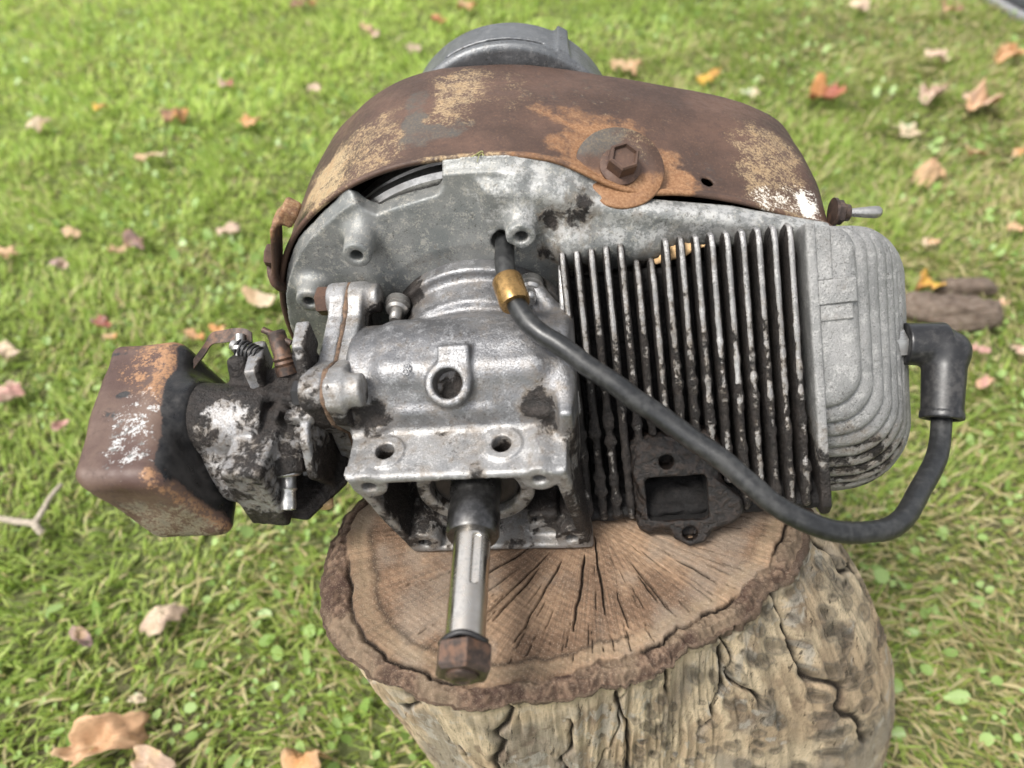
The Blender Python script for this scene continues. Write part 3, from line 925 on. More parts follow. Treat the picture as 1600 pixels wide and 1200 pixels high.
# studs through the ring flange
for p in ((-47, 104, 40), (33, 106, 47)):
    p = np.array(p, float); d = np.array([0, -1, 0.05])
    V, F = joinvf(rev(p + np.array([0, 9, 0]), p, [(0, 7.5), (4, 7.5), (4, 6.6), (7, 6.6), (8.5, 5.2), (8.5, 3.6), (12, 3.6), (12.6, 3.3), (13.2, 3.6), (13.8, 3.3), (14.4, 3.6), (15, 3.2), (17, 3.0)], 20))
    part('stud_nut', V, F, 'zinc', case, sharp=40)

# --- reed plate, gasket and intake flange on the left
def yz_plate(name, poly, x0, x1, mat, g=0.3, r=1.0, grow=0.0, parent=engine, h=0.9):
    P = np.array(poly, float)
    lo = (x0 - 3, P[:, 0].min() - 4, P[:, 1].min() - 4); hi = (x1 + 3, P[:, 0].max() + 4, P[:, 1].max() + 4)
    gd = Grid(lo, hi, h)
    f = gd.ext(P, 'x', x0, x1, r) - grow
    return sdf_part(name, gd, f, mat, parent, g=g)

FL = [(120, 48), (116, 54), (104, 55), (92, 50), (60, 47), (46, 55), (34, 55), (27, 46), (28, 30), (40, 8), (40, -20), (46, -34), (100, -34), (116, -20), (122, 20)]
def reed():
    gd = Grid((-90, 8, -42), (-42, 130, 66), 1.0)
    f = gd.ext(FL, 'x', -72.6, -64, 1.2)
    for y, z, x1 in ((111, 46, -56), (38, 46, -54)):
        f = U(f, gd.cyl((-74, y, z), (x1, y, z), 9.0, rnd=1.5), 5)
    f = S(f, gd.cyl((-60, 74, 8), (-40, 74, 8), 33), 1)
    gr = lambda P: blobs(P, 0.32, [(-60, 40, 34, 12, .5), (-56, 104, 38, 10, .5), (-68, 36, 36, 9, .35)])
    o = sdf_part('intake_flange', gd, f, 'alu_mount', g=gr)
    f = gd.ext(FL, 'x', -84, -74.2, 1.5)
    for y, z in ((111, 46), (38, 46)):
        f = U(f, gd.cyl((-87, y, z), (-74.2, y, z), 10, rnd=2), 3)
    gr = lambda P: blobs(P, 0.34, [(-84, 38, 36, 14, .5), (-84, 50, 20, 16, .4), (-84, 30, 40, 10, .25)])
    sdf_part('reed_plate', gd, f, 'alu_carb', g=gr)
    f = gd.ext(FL, 'x', -74.6, -72.2, 0.3)
    for y, z in ((111, 46), (38, 46)):
        f = U(f, gd.cyl((-74.6, y, z), (-72.2, y, z), 9.6), 2)
    nz = fbm(gd.pts() / 5.0, 2, 5).astype(np.float32) - 0.5
    sdf_part('gasket', gd, f - 0.25 + nz * 1.4, 'gasket')
reed()
hexbolt('flange_bolt', (-87, 111, 46), (-1, 0, 0), 15, 7, engine, 'rust_plain')
hexbolt('flange_bolt', (-86, 38, 45), (-1, 0, 0), 13, 6, engine, 'black')

# --- crankshaft
def shaft():
    s_ = bpy.data.objects.new('crankshaft', None); COL.objects.link(s_); s_.parent = engine; s_.location = (0, 0, CZ * 0.001)
    gd = Grid((-12, -80, -12), (12, -16, 12), 0.55)
    f = gd.cyl((0, -90, 0), (0, -10, 0), 9.6)
    f = np.maximum(f, -gd.y - 78)
    key = np.maximum(np.sqrt((gd.x - 3.6) ** 2 + np.maximum(np.abs(gd.y + 38) - 12, 0) ** 2) - 1.7, 7.2 - gd.z)
    f = S(f, key + 0 * gd.x, 0.4)
    sdf_part('shaft', gd, f, 'steel', s_, label='bright worn steel shaft end with keyway')
    V, F = rev((0, 14, 0), (0, -22, 0), [(0, 14), (9, 14), (13, 13.3), (19, 13.2), (21, 13.9), (34.5, 13.9), (36, 13.0), (36, 9)], 48)
    part('sleeve', V, F, 'dark_steel', s_, sharp=35)
    V, F = rev((0, 14, 0), (0, 9, 0), [(0, 24), (1, 23.6), (3.0, 23.4), (3.6, 22), (3.2, 19), (2.2, 15), (3, 13.6)], 56)
    V[:, 2] = np.minimum(V[:, 2], 18.5)
    part('oil_seal', V, F, 'black', s_)
    # wavy lock washer
    a = np.linspace(0.3, 2 * np.pi - 0.05, 40)
    pth = np.stack([11.0 * np.cos(a), -77.6 - 0.9 * np.sin(3 * a) - 0.25 * a, 11.0 * np.sin(a)], 1)
    V, F = tube(pth, 1.5, 8)
    part('lock_washer', V, F, 'black', s_)
    V, F = joinvf(rev((0, -79.5, 0), (0, -93, 0), [(0, 12.4), (0.8, 13.6), (11.5, 13.6), (13.2, 11.8), (13.2, 8.2), (11.5, 7.6)], 6, 0.25),
                  rev((0, -85, 0), (0, -96, 0), [(0, 7.8), (8.6, 7.8), (9.6, 6.6), (10.2, 4), (9.6, 3)], 24))
    part('shaft_nut', V, F, 'brown_steel', s_, sharp=30, label='browned hexagon nut on the shaft end')
shaft()

# --- cylinder: 16 cooling fins on a barrel; the cylinder leans 4 degrees more than the case
_s, _cc = math.sin(R(-4)), math.cos(R(-4))
MC = np.array([[_cc, 0, _s], [0, 1, 0], [-_s, 0, _cc]])
def cf(V): return np.asarray(V, float) @ MC.T
E1 = np.array([0, -.64, -.77]); E1 /= np.linalg.norm(E1)
NN = np.array([0, -.77, .64]); NN /= np.linalg.norm(NN)
P0 = np.array([0, 110, 62.0])

def dense(poly, step):
    P = np.array(poly, float); out = []
    for i in range(len(P)):
        a, b = P[i], P[(i + 1) % len(P)]
        n = max(1, int(np.linalg.norm(b - a) / step))
        out += [a + (b - a) * k / n for k in range(n)]
    return np.array(out)

def fin_mesh(seed, drop=0.0, lumps=1.0, notch=None):
    poly = [(126, 44), (124, 55 - drop), (119, 62 - drop), (113, 64.5 - drop), (107 - drop * .8, 61 - drop), (100 - drop * .7, 52 - drop), (20, -44), (14.5, -52), (15.5, -58), (22, -61), (118, -61), (127, -54)]
    if notch is not None:          # cut back where the exhaust stub passes
        cut = [tuple((P0 + E1 * s_ + NN * n_)[1:]) for s_, n_ in ((notch, 0), (notch + 4, -24), (150, -30))]
        poly = poly[:6] + cut + [(52, -60)] + poly[10:]
    O2 = dense(poly, 2.2)
    c = O2.mean(0)
    nrm = np.roll(O2, -1, 0) - np.roll(O2, 1, 0)
    nrm = np.stack([-nrm[:, 1], nrm[:, 0]], 1); nrm /= np.linalg.norm(nrm, axis=1)[:, None]
    if ((O2 - c) * nrm).sum() < 0: nrm = -nrm
    low = sstep(55, -30, O2[:, 1]) * lumps
    t = np.stack([O2[:, 0] / 4.5, O2[:, 1] / 4.5, np.full(len(O2), seed * 7.7)], 1)
    lump = (fbm(t, 3, seed) - 0.44) * 3.6 * low
    ins = [(0, -7.0, 2.4), (1, -1.5, 1.9), (2, -0.4, 1.15), (3, 0.0, 0.0), (4, -0.4, -1.15), (5, -1.5, -1.9), (6, -7.0, -2.4)]
    V = []
    for k, off, xx in ins:
        lp = lump * (1 if abs(off) < 5 else 0)
        xl = xx * (1 + (0.9 * np.clip(lump, 0, 2) if abs(off) < 5 else 0)) + (0 if abs(off) > 5 else 0.35 * low * (fbm(t + 5, 2, seed + 9) - .5) * 3)
        V.append(np.column_stack([np.broadcast_to(xl, len(O2)), O2 + nrm * (off + np.clip(lp, -0.6, 1.6))[:, None]]))
    n = len(O2)
    V = np.concatenate(V)
    F = []
    for k in range(6):
        for i in range(n):
            j = (i + 1) % n
            F.append((k * n + i, k * n + j, (k + 1) * n + j, (k + 1) * n + i))
    F.append(tuple(range(n - 1, -1, -1))); F.append(tuple(6 * n + i for i in range(n)))
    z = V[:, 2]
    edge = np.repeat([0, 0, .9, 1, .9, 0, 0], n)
    g = 0.46 + 0.14 * sstep(30, -30, z) + (1 - edge) * 0.42 - 0.22 * sstep(10, 60, z) * edge + (fbm(V / 11 + seed, 3, seed) - .5) * .55 - (0.1 if seed > 10 else 0) * edge  # grime, plus extra darkness on the side faces painting the shade between fins
    return V, F, g

cyl = bpy.data.objects.new('cylinder', None); COL.objects.link(cyl); cyl.parent = engine
variants = []
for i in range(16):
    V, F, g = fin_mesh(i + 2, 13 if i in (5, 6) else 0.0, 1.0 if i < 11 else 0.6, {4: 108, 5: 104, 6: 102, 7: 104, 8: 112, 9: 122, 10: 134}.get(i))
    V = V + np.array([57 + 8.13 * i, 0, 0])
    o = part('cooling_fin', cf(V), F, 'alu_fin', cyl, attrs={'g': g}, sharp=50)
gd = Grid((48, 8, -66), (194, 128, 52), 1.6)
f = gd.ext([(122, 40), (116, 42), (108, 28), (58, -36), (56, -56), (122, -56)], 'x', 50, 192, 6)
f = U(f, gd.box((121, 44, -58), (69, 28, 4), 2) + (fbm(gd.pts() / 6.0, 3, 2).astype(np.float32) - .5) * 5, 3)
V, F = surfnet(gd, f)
part('barrel', cf(V), F, 'soot_shade', cyl)  # near-black core colour paints the deep shade behind the fin gaps
# crankcase side gasket face of the cylinder
gd = Grid((46, 8, -64), (58, 132, 66), 1.0)
f = gd.ext([(124, 54), (112, 58), (96, 46), (22, -42), (16, -54), (22, -58), (120, -58), (126, -50)], 'x', 49.5, 54, 1)
sdf_part('base_flange', gd, f, 'alu_mount', cyl, g=lambda P: blobs(P, 0.25, []) + 0.5 * sstep(10, -25, P[:, 2]))

# exhaust port with flange; built in (x, slope, outward) coordinates of the slanted cylinder face
def sn_all(V): return np.column_stack([V[:, 0], 0 * V[:, 0], 0 * V[:, 0]]) + P0 + np.outer(V[:, 1], E1) + np.outer(V[:, 2], NN)
def exhaust():
    gd = Grid((72, 94, -44), (154, 176, 12), 1.0)
    n3 = fbm(gd.pts() / 6.0, 3, 21).astype(np.float32) - 0.5
    f = gd.box((109, 134, -16), (26, 30, 20), 10) + n3 * 4.5
    outl = [(84, 124), (86, 116), (96, 110), (106, 111), (114, 119), (132, 132), (143, 143), (144, 151), (137, 157), (126, 160), (121, 167), (112, 169), (104, 164), (100, 154), (88, 138)]
    fl = gd.ext(outl, 'z', -5, 6, 2.5)
    f = U(f, fl + n3 * 1.2, 2.5)
    ze = P0[2] + E1[2] * gd.y + NN[2] * gd.z + 0.07 * gd.x                 # height above the stump
    f = np.maximum(f, -(ze + 58.0))
    f = S(f, np.maximum(gd.box((107.5, 140, 0), (17, 13, 30), 3) + n3 * 1.3, -(ze + 52.0)), 1)
    f = S(f, gd.cyl((103.5, 118.5, -8), (103.5, 118.5, 12), 4.3), 0.5); f = S(f, gd.cyl((113, 161, -1), (113, 161, 12), 4.3), 0.5)
    V, F = surfnet(gd, f)
    o = part('exhaust_port', cf(sn_all(V)), F, 'exhaust', engine, label='oily black exhaust flange with square port')
    o.data.materials.append(M['soot_shade'])
    fc = V[F].mean(1)
    ins = (np.abs(fc[:, 0] - 107.5) < 18.6) & (np.abs(fc[:, 1] - 140) < 14.6) & (fc[:, 2] < 3.0)
    o.data.polygons.foreach_set('material_index', ins.astype(np.int32))
exhaust()

# --- cylinder head: terraced fins below a flat facet
head = bpy.data.objects.new('cylinder_head', None); COL.objects.link(head); head.parent = engine
S1 = [97.4, 107.2, 116.2, 124.3, 131.5, 138.8, 146, 152, 157, 160, 161, 160, 157, 152, 146]
XK = [212.5, 220.0, 226.8, 233.0, 238.2, 242.5, 246.3, 249.5, 252, 253.8, 255, 255, 254.5, 253.5, 252]
HN = 5.3
def sn(x, s, n): return np.array([x, 0, 0]) + P0 + E1 * s + NN * n
def round_rect(x0, x1, s0, s1, r0, r1):
    a = np.linspace(0, np.pi / 2, 14)
    pts = [(x0, s0)]
    pts += [(x1 - r0 + r0 * math.sin(t), s0 + r0 - r0 * math.cos(t)) for t in a]
    pts += [(x1 - r1 + r1 * math.cos(t), s1 - r1 + r1 * math.sin(t)) for t in a]
    pts += [(x0, s1)]
    return dense(pts, 3.0)
for k in range(15):
    th = 4.5
    r0, r1 = min(14 + 2.2 * k, 34), min(20 + 2.5 * k, 44)
    o2 = round_rect(190.5, XK[k], -1 + 0.1 * k, S1[k], r0, r1)
    c = o2.mean(0)
    nr = np.roll(o2, -1, 0) - np.roll(o2, 1, 0); nr = np.stack([nr[:, 1], -nr[:, 0]], 1); nr /= np.linalg.norm(nr, axis=1)[:, None] + 1e-9
    if ((o2 - c) * nr).sum() < 0: nr = -nr
    nr[o2[:, 0] < 190.6, 0] = 0.0
    jit = (fbm(np.column_stack([o2 / 5, np.full(len(o2), k * 3.3)]), 3, k) - .5) * 0.9
    V = []
    n0 = -HN * k
    for off, dn in ((-14, 0.0), (-7.5, -0.15), (-4.0, -0.6), (-1.8, -1.5), (-0.5, -2.8), (0.0, -4.0), (-1.2, -5.0), (-4.6, -5.5), (-14, -5.9)):
        q = o2 + nr * (off + jit * (1.0 if off > -5 else 0.0))[:, None]
        q[:, 0] = np.maximum(q[:, 0], 190.5)
        V.append(np.array([sn(x, s, n0 + dn) for x, s in q]))
    n = len(o2); m = len(V)
    V = np.concatenate(V)
    F = []
    for a in range(m - 1):
        for i in range(n):
            j = (i + 1) % n
            F.append((a * n + i, (a + 1) * n + i, (a + 1) * n + j, a * n + j))
    F.append(tuple(range(n))); F.append(tuple((m - 1) * n + i for i in range(n - 1, -1, -1)))
    Vc = cf(V)
    sv = (V - P0) @ E1
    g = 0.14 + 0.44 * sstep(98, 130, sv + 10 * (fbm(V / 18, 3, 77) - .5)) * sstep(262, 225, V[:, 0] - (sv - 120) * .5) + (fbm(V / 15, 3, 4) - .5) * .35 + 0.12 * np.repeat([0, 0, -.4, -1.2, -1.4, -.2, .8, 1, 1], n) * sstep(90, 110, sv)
    part('head_fin', Vc, F, 'alu_head', head, attrs={'g': g}, sharp=60)
def head_flange():
    gd = Grid((183, -10, -75), (200, 140, 85), 1.0)
    pts = [P0[1:] + E1[1:] * s + NN[1:] * n for s, n in ((-4, 2.5), (152, 2.5), (158, -4), (150, -60), (60, -75), (0, -50))]
    f = gd.ext(pts, 'x', 186, 191.5, 1.0)
    V, F = surfnet(gd, f)
    gr = lambda P: blobs(P, 0.12, []) + 0.55 * sstep(-10, -42, P[:, 2])
    part('head_flange', cf(V), F, 'alu_head', head, g=gr(V))
    # locating lug on the facet: a thin plate and a lower step
    def plate(x0, x1, s0, s1, n0, n1, nm):
        q = []
        for n_ in (n0, n1):
            q += [sn(x0, s0, n_), sn(x1, s0, n_), sn(x1, s1, n_), sn(x0, s1, n_)]
        q = np.array(q)
        F = [(0, 1, 2, 3), (7, 6, 5, 4), (0, 4, 5, 1), (1, 5, 6, 2), (2, 6, 7, 3), (3, 7, 4, 0)]
        o = part(nm, cf(q), F, 'alu_head', head, smooth=False, g=0.2)
        b = o.modifiers.new('bevel', 'BEVEL'); b.width = 0.0007; b.segments = 2
    plate(191, 210.5, 27, 40, -1.5, 2.6, 'locating_lug')
    plate(191.5, 208.5, 40, 49, -1.5, 1.1, 'locating_lug')
    plate(191, 199, -1, 27, -1, 1.4, 'locating_lug')
head_flange()

# spark plug, boot, ignition cable
def plug():
    V, F = rev((238, 93, 2), (262, 93, 2), [(0, 9), (8, 9), (8, 7), (20, 7)], 6)
    part('spark_plug', V, F, 'zinc', engine, sharp=30)
    gd = Grid((240, 30, -52), (296, 116, 26), 0.9)
    e = np.array([269.0, 90.0, 0.0]); q = np.array([262.5, 56.0, -23.0])
    f = gd.cyl((246, 93, 2), tuple(e + np.array([0, 2, 1])), 12.2, 12.6, 1)
    f = U(f, gd.cap(tuple(e + np.array([-3, 1, 0])), tuple(e + np.array([1, -2, -1])), 12.2), 2)
    f = U(f, gd.cyl(tuple(e), tuple(q), 12.0, 10.8, 1), 3)
    f = U(f, gd.cyl(tuple(q + (e - q) * 0.10), tuple(q), 11.6, 11.6, 0.6), 0.6)
    d = (q - e) / np.linalg.norm(q - e)
    f = S(f, gd.cyl(tuple(q - d * 4), tuple(q + d * 4), 8.4), 0.4)
    sdf_part('spark_plug_boot', gd, f, 'boot', engine, label='black rubber elbow boot on the spark plug')
    path = spline([(264, 64, -17), (262.5, 55, -24), (254, 34, -28), (236, 10, -24), (216, -14, -17), (194, -24, -9), (172, -25, -1), (150, -16, 9), (126, 3, 22),
                   (100, 20, 33), (76, 34, 46), (54, 48, 56), (36, 62, 62), (26, 80, 67), (21.5, 100, 71), (20.5, 122, 72)], 150)
    wv = (fbm(path / 30, 3, 8) - .5)[:, None]; path = path + wv * np.array([1.5, 2.5, 2.0])
    V, F = tube(path, 5.5 + 0.5 * (fbm(path / 14, 2, 4) - .5), 20)
    part('ignition_cable', V, F, 'rubber', engine, label='black rubber ignition cable looping across the fins')
    c = path[np.argmin(np.abs(path[:, 1] - 84))]; t = np.array([-0.28, 0.93, 0.2])
    V, F = rev(c - t * 9, c + t * 9, [(0, 5.8), (0, 7.8), (1.5, 8.4), (16.5, 8.4), (18, 7.8), (18, 5.8)], 36)
    part('grommet', V, F, 'brass', engine, sharp=40, label='amber brass grommet on the ignition cable')
plug()

# --- blower backing plate
def plate():
    gd = Grid((-133, 106, -128), (212, 143, 120), 1.15)
    rr = np.sqrt(gd.x ** 2 + (gd.z + 3) ** 2) + 0 * gd.y
    f = np.maximum((np.sqrt((gd.x / 129.5) ** 2 + ((gd.z + 3) / 116.2) ** 2) - 1) * 122, np.abs(gd.y - 135) - 5) + 0 * rr
    cone = (rr - (74 + (gd.y - 123) * 3.4)) * 0.30
    cone = np.maximum(cone, np.maximum(123 - gd.y, gd.y - 138))
    f = U(f, cone, 8)
    wing = [(10, 108), (45, 103), (80, 90), (110, 84), (150, 76), (203, 60), (204, 52), (170, 53), (131, 55), (100, 47), (70, 40), (40, 40), (10, 60)]
    f = U(f, gd.ext(wing, 'y', 123, 139, 6), 5)
    f = U(f, gd.cap((56, 128, 66), (104, 129, 60), 13, 8), 10)
    for x, z in ((-62, 78), (31, 83), (-102, 42)):
        f = U(f, gd.cyl((x, 110 if x > -90 else 116, z), (x, 136, z), 8.2, 10.5, 1.2), 6)
    f = U(f, gd.cap((31, 124, 88), (30, 131, 104), 6, 5), 5)
    # window in the rim showing the flywheel
    f = S(f, gd.ext([(-64, 104), (-57, 95), (-50, 91), (-42, 94), (-14, 101), (-10, 106), (-9, 130), (-60, 130), (-76, 110)], 'y', 90, 150), 1.5)
    f = U(f, gd.cap((-60, 127, 84), (-60, 131, 90), 4.5, 3.0), 5)
    for x, z in ((-62, 78), (31, 83), (-102, 42)):
        f = S(f, gd.cyl((x, 100, z), (x, 126, z), 3.6), 0.6)
    f = S(f, gd.cyl((21, 100, 71.5), (21, 150, 72), 8), 1)
    f = S(f, gd.cyl((0, 100, 0), (0, 150, 0), 57), 1)
    nz = fbm(gd.pts() / 30.0, 2, 19).astype(np.float32) - 0.5
    f = f + nz * 2
    gr = lambda P: blobs(P, 0.14, [(48, 126, 84, 12, .5), (66, 124, 92, 9, .35), (96, 122, 84, 6, .4), (42, 118, 64, 8, .4), (60, 117, 46, 16, .45), (-20, 116, 60, 12, .25), (110, 122, 50, 18, .4),
                                   (-86, 118, 20, 26, .25), (70, 118, 76, 12, .2)], 0.3)
    V, F = surfnet(gd, f)
    part('blower_plate', V, F, 'alu_plate', g=gr, attrs={'w': 0.36 * sstep(-25, 40, V[:, 0]) * sstep(50, 78, V[:, 2] + 0.15 * (V[:, 0] - 60)) + 0.15})
plate()
V, F = rev((0, 142, 0), (0, 176, 0), [(0, 60), (0, 104), (2, 107), (9, 107), (10, 104.5), (14, 104.5), (15, 106), (26, 106), (28, 103), (28, 60)], 120)
part('flywheel', V, F, 'zinc', sharp=30)

# --- rusty blower shroud
OUT = [(-118, -3)]
def shroud():
    pts = [((122 + 11 * min(1, (q - 96) / 50)) * math.cos(R(q)), (122 + 9 * min(1, (q - 96) / 50)) * math.sin(R(q)) - 5) for q in range(96, 290, 6)]
    pts += [(70, -112), (120, -92), (170, -66), (206, -30), (212, 0), (212, 30), (209, 48), (203, 58), (193, 66), (176, 75), (150, 85), (118, 94), (86, 102), (56, 110), (26, 116.5)]
    P = np.array(pts, float)
    for _ in range(3):
        Q = np.roll(P, -1, 0); P = np.stack([0.75 * P + 0.25 * Q, 0.25 * P + 0.75 * Q], 1).reshape(-1, 2)
    d = np.linalg.norm(np.roll(P, -1, 0) - P, axis=1); L = np.concatenate([[0], np.cumsum(d)])
    n = 560
    t = np.linspace(0, L[-1], n, endpoint=False)
    PP = np.vstack([P, P[:1]])
    O2 = np.stack([np.interp(t, L, PP[:, 0]), np.interp(t, L, PP[:, 1])], 1)
    nr = np.roll(O2, -2, 0) - np.roll(O2, 2, 0); nr = np.stack([nr[:, 1], -nr[:, 0]], 1); nr /= np.linalg.norm(nr, axis=1)[:, None]
    if ((O2 - O2.mean(0)) * nr).sum() < 0: nr = -nr
    st = [(139.5, -1.0), (138.0, -0.6), (137.0, 0.6), (137.2, 1.9), (138.4, 2.6), (140.2, 2.4), (141.4, 1.2), (142.6, 0.4), (144, 0.1)]
    st += [(y, 2.6 * math.sin((y - 144) / 104 * math.pi)) for y in np.arange(146, 246, 1.8)]
    for q in np.linspace(0.1, np.pi / 2, 14): st.append((246 + 16 * math.sin(q), 0.0 - 16 * (1 - math.cos(q))))
    st += [(262.2, -22), (262.4, -30)]
    m = len(st)
    V = []
    for y, off in st:
        V.append(np.column_stack([O2[:, 0] + nr[:, 0] * off, np.full(n, y), O2[:, 1] + nr[:, 1] * off]))
    V = np.array(V)                                   # (m, n, 3)
    X, Y, Z = V[..., 0], V[..., 1], V[..., 2]
    top = Z > 30
    # the edge is pulled down into a pad where the big washer sits; gentle dents
    pad = np.exp(-(((X - 86) / 27) ** 2 + ((Y - 140) / 26) ** 2)) * top
    Y -= 4.0 * np.exp(-((X - 86) / 24) ** 2) * sstep(160, 138, Y) * top
    Z -= 4.0 * pad
    Z -= 8.5 * sstep(45, 110, X) * sstep(212, 190, X) * sstep(225, 138, Y) * top
    dent = (fbm(V / 46, 3, 31) - .5) * 5.0 * sstep(138, 160, Y)
    X += nr[None, :, 0] * dent; Z += nr[None, :, 1] * dent
    V = np.stack([X, Y, Z], -1)
    Vf = V.reshape(-1, 3)
    ctr = np.array([[20, 263.0, 0]])
    Va = np.vstack([Vf, ctr])
    F = []
    hole = np.array([136.5, 152.0]);
    cent = 0.25 * (V[:-1] + V[1:] + np.roll(V, -1, 1)[:-1] + np.roll(V, -1, 1)[1:])
    inh = (np.hypot(cent[..., 0] - hole[0], cent[..., 1] - hole[1]) < 3.6) & (cent[..., 2] > 30)
    hv = np.zeros(len(Va), bool)
    for k in range(m - 1):
        for i in range(n):
            j = (i + 1) % n
            q = (k * n + i, (k + 1) * n + i, (k + 1) * n + j, k * n + j)
            if inh[k, i]:
                hv[list(q)] = True; continue
            F.append(q)
    for i in range(n): F.append(((m - 1) * n + i, len(Va) - 1, (m - 1) * n + (i + 1) % n))
    used = np.zeros(len(Va), bool); used[np.concatenate([np.array(f) for f in F])] = True
    bv = hv & used
    dd = Va[bv][:, :2] - hole; dd /= np.linalg.norm(dd, axis=1)[:, None]
    Va[bv, 0] = hole[0] + dd[:, 0] * 3.7; Va[bv, 1] = hole[1] + dd[:, 1] * 3.7
    P = Va
    nz = fbm(P / 13, 4, 33) - .5
    def reg(cx, cy, rx, ry, rot=0.0, p=3):
        c_, s_ = math.cos(rot), math.sin(rot)
        a_ = (P[:, 0] - cx) * c_ + (P[:, 1] - cy) * s_; b_ = -(P[:, 0] - cx) * s_ + (P[:, 1] - cy) * c_
        dq = (np.abs(a_ / rx) ** p + np.abs(b_ / ry) ** p) ** (1 / p) + nz * 0.9
        return sstep(1.25, 0.7, dq) * (P[:, 2] > 25)
    cream = 0.42 * reg(-66, 172, 36, 34, 0.2) + 0.26 * reg(-8, 206, 17, 40) + 0.12 * reg(10, 212, 30, 30) + 0.46 * reg(178, 174, 24, 54, 0.0) + 0.25 * reg(-92, 165, 18, 28) + 0.12 * reg(40, 200, 70, 40)
    cream += 0.5 * sstep(141.5, 139, P[:, 1]) * reg(5, 140, 26, 40)
    white = 0.42 * reg(178, 150, 22, 12, 0.5) + 0.42 * reg(198, 156, 7, 16)
    dark = 0.62 * reg(-22, 170, 27, 17) + 0.5 * reg(-30, 200, 9, 26) + 0.30 * reg(128, 160, 22, 26) + 0.28 * reg(60, 210, 50, 30) + 0.25 * sstep(230, 250, P[:, 1])
    orange = 0.5 * reg(86, 156, 40, 24, 0, 2) + 0.4 * reg(114, 148, 20, 13, 0, 2) + 0.35 * reg(70, 186, 34, 12, 0, 2) + 0.35 * sstep(147, 141, P[:, 1]) * reg(70, 142, 60, 20) + 0.16
    dark = dark * (1 - 0.8 * sstep(.2, .5, cream))
    o = part('blower_shroud', Va, F, 'rust', attrs={'cream': cream, 'white': white, 'dark': dark, 'orange': orange}, label='rusty brown sheet steel blower shroud with worn cream paint')
    s = o.modifiers.new('thickness', 'SOLIDIFY'); s.thickness = 0.0014; s.offset = -1
    return o
shr = shroud()

# big washer and bolt
def washer_bolt():
    c = np.array([86.5, 147.0, 98.0]); d = np.array([0.18, -0.46, 0.87]); d /= np.linalg.norm(d)
    V, F = rev(c - d * 1.0, c + d * 3, [(0, 24.0), (0.4, 25), (2.0, 25), (2.6, 24.4), (2.2, 18), (1.9, 10), (1.9, 4)], 56)
    nv = (fbm(V / 9, 3, 3) - .5)
    V = V + d * (nv * 1.2)[:, None]
    q = V - c
    at = {'cream': 0.35 * sstep(0, 14, q[:, 1]) , 'white': np.zeros(len(V)), 'dark': 0.6 * sstep(-2, 12, q[:, 1] + nv * 14) * sstep(20, -16, q[:, 0]) + .25, 'orange': 0.75 * sstep(8, -10, q[:, 1] + nv * 10)}
    part('washer_plate', V, F, 'rust', shr, attrs=at, label='large round rusty washer under the shroud bolt')
    hexbolt('shroud_bolt', c + d * 1.2, d, 15.5, 10, shr, 'rust_plain', flange=11.5, recess=True)
washer_bolt()
# mounting ear with its bolt on the left edge
def ear():
    gd = Grid((-152, 124, 16), (-88, 170, 112), 1.0)
    f = gd.box((-121, 141, 64), (1.6, 9.5, 22), 1.2, Matrix.Rotation(R(18), 3, 'Y'))
    f = U(f, gd.cyl((-125, 141, 44), (-128, 141, 43), 11, rnd=1), 3)
    f = U(f, gd.box((-107, 146, 86), (5, 7, 6), 2, Matrix.Rotation(R(40), 3, 'Y')), 5)
    V, F = surfnet(gd, f)
    nz = fbm(V / 10, 3, 2)
    part('mounting_ear', V, F, 'rust', shr, attrs={'cream': 0.35 * sstep(60, 90, V[:, 2]), 'white': 0 * nz, 'dark': 0.35 * sstep(60, 45, V[:, 2]), 'orange': 0.6 * sstep(64, 84, V[:, 2])})
    hexbolt('ear_bolt', (-124.5, 141, 59), (-1, 0, 0.3), 12, 5, shr, 'rust_plain')
ear()
# toggle switch at the right end
def toggle():
    t = bpy.data.objects.new('toggle_switch', None); COL.objects.link(t); t.parent = engine
    p = np.array([211.0, 153.0, 54.0]); d = np.array([1, -0.02, -0.10]); d /= np.linalg.norm(d)
    V, F = joinvf(rev(p, p + d, [(0, 8.5), (1.6, 8.5), (1.6, 7.4)], 28), rev(p + d * 1.6, p + d * 9, [(0, 7.2), (4, 7.2), (4.4, 6.2)], 6),
                  rev(p + d * 4, p + d * 9, [(0, 5.4), (1, 5.4), (1.4, 5), (1.8, 5.4), (2.3, 5), (2.8, 5.4), (3.3, 5.0), (5.5, 4.8), (6, 3)], 20))
    part('switch_bushing', V, F, 'brown_steel', t, sharp=35)
    q = p + d * 8
    V, F = rev(q, q + np.array([1, 0.0, -0.06]), [(0, 2.0), (2, 2.3), (8, 2.9), (16, 3.6), (18.5, 3.4), (20, 2.3), (20.4, 0.6)], 18)
    part('switch_lever', V, F, 'zinc', t)
toggle()

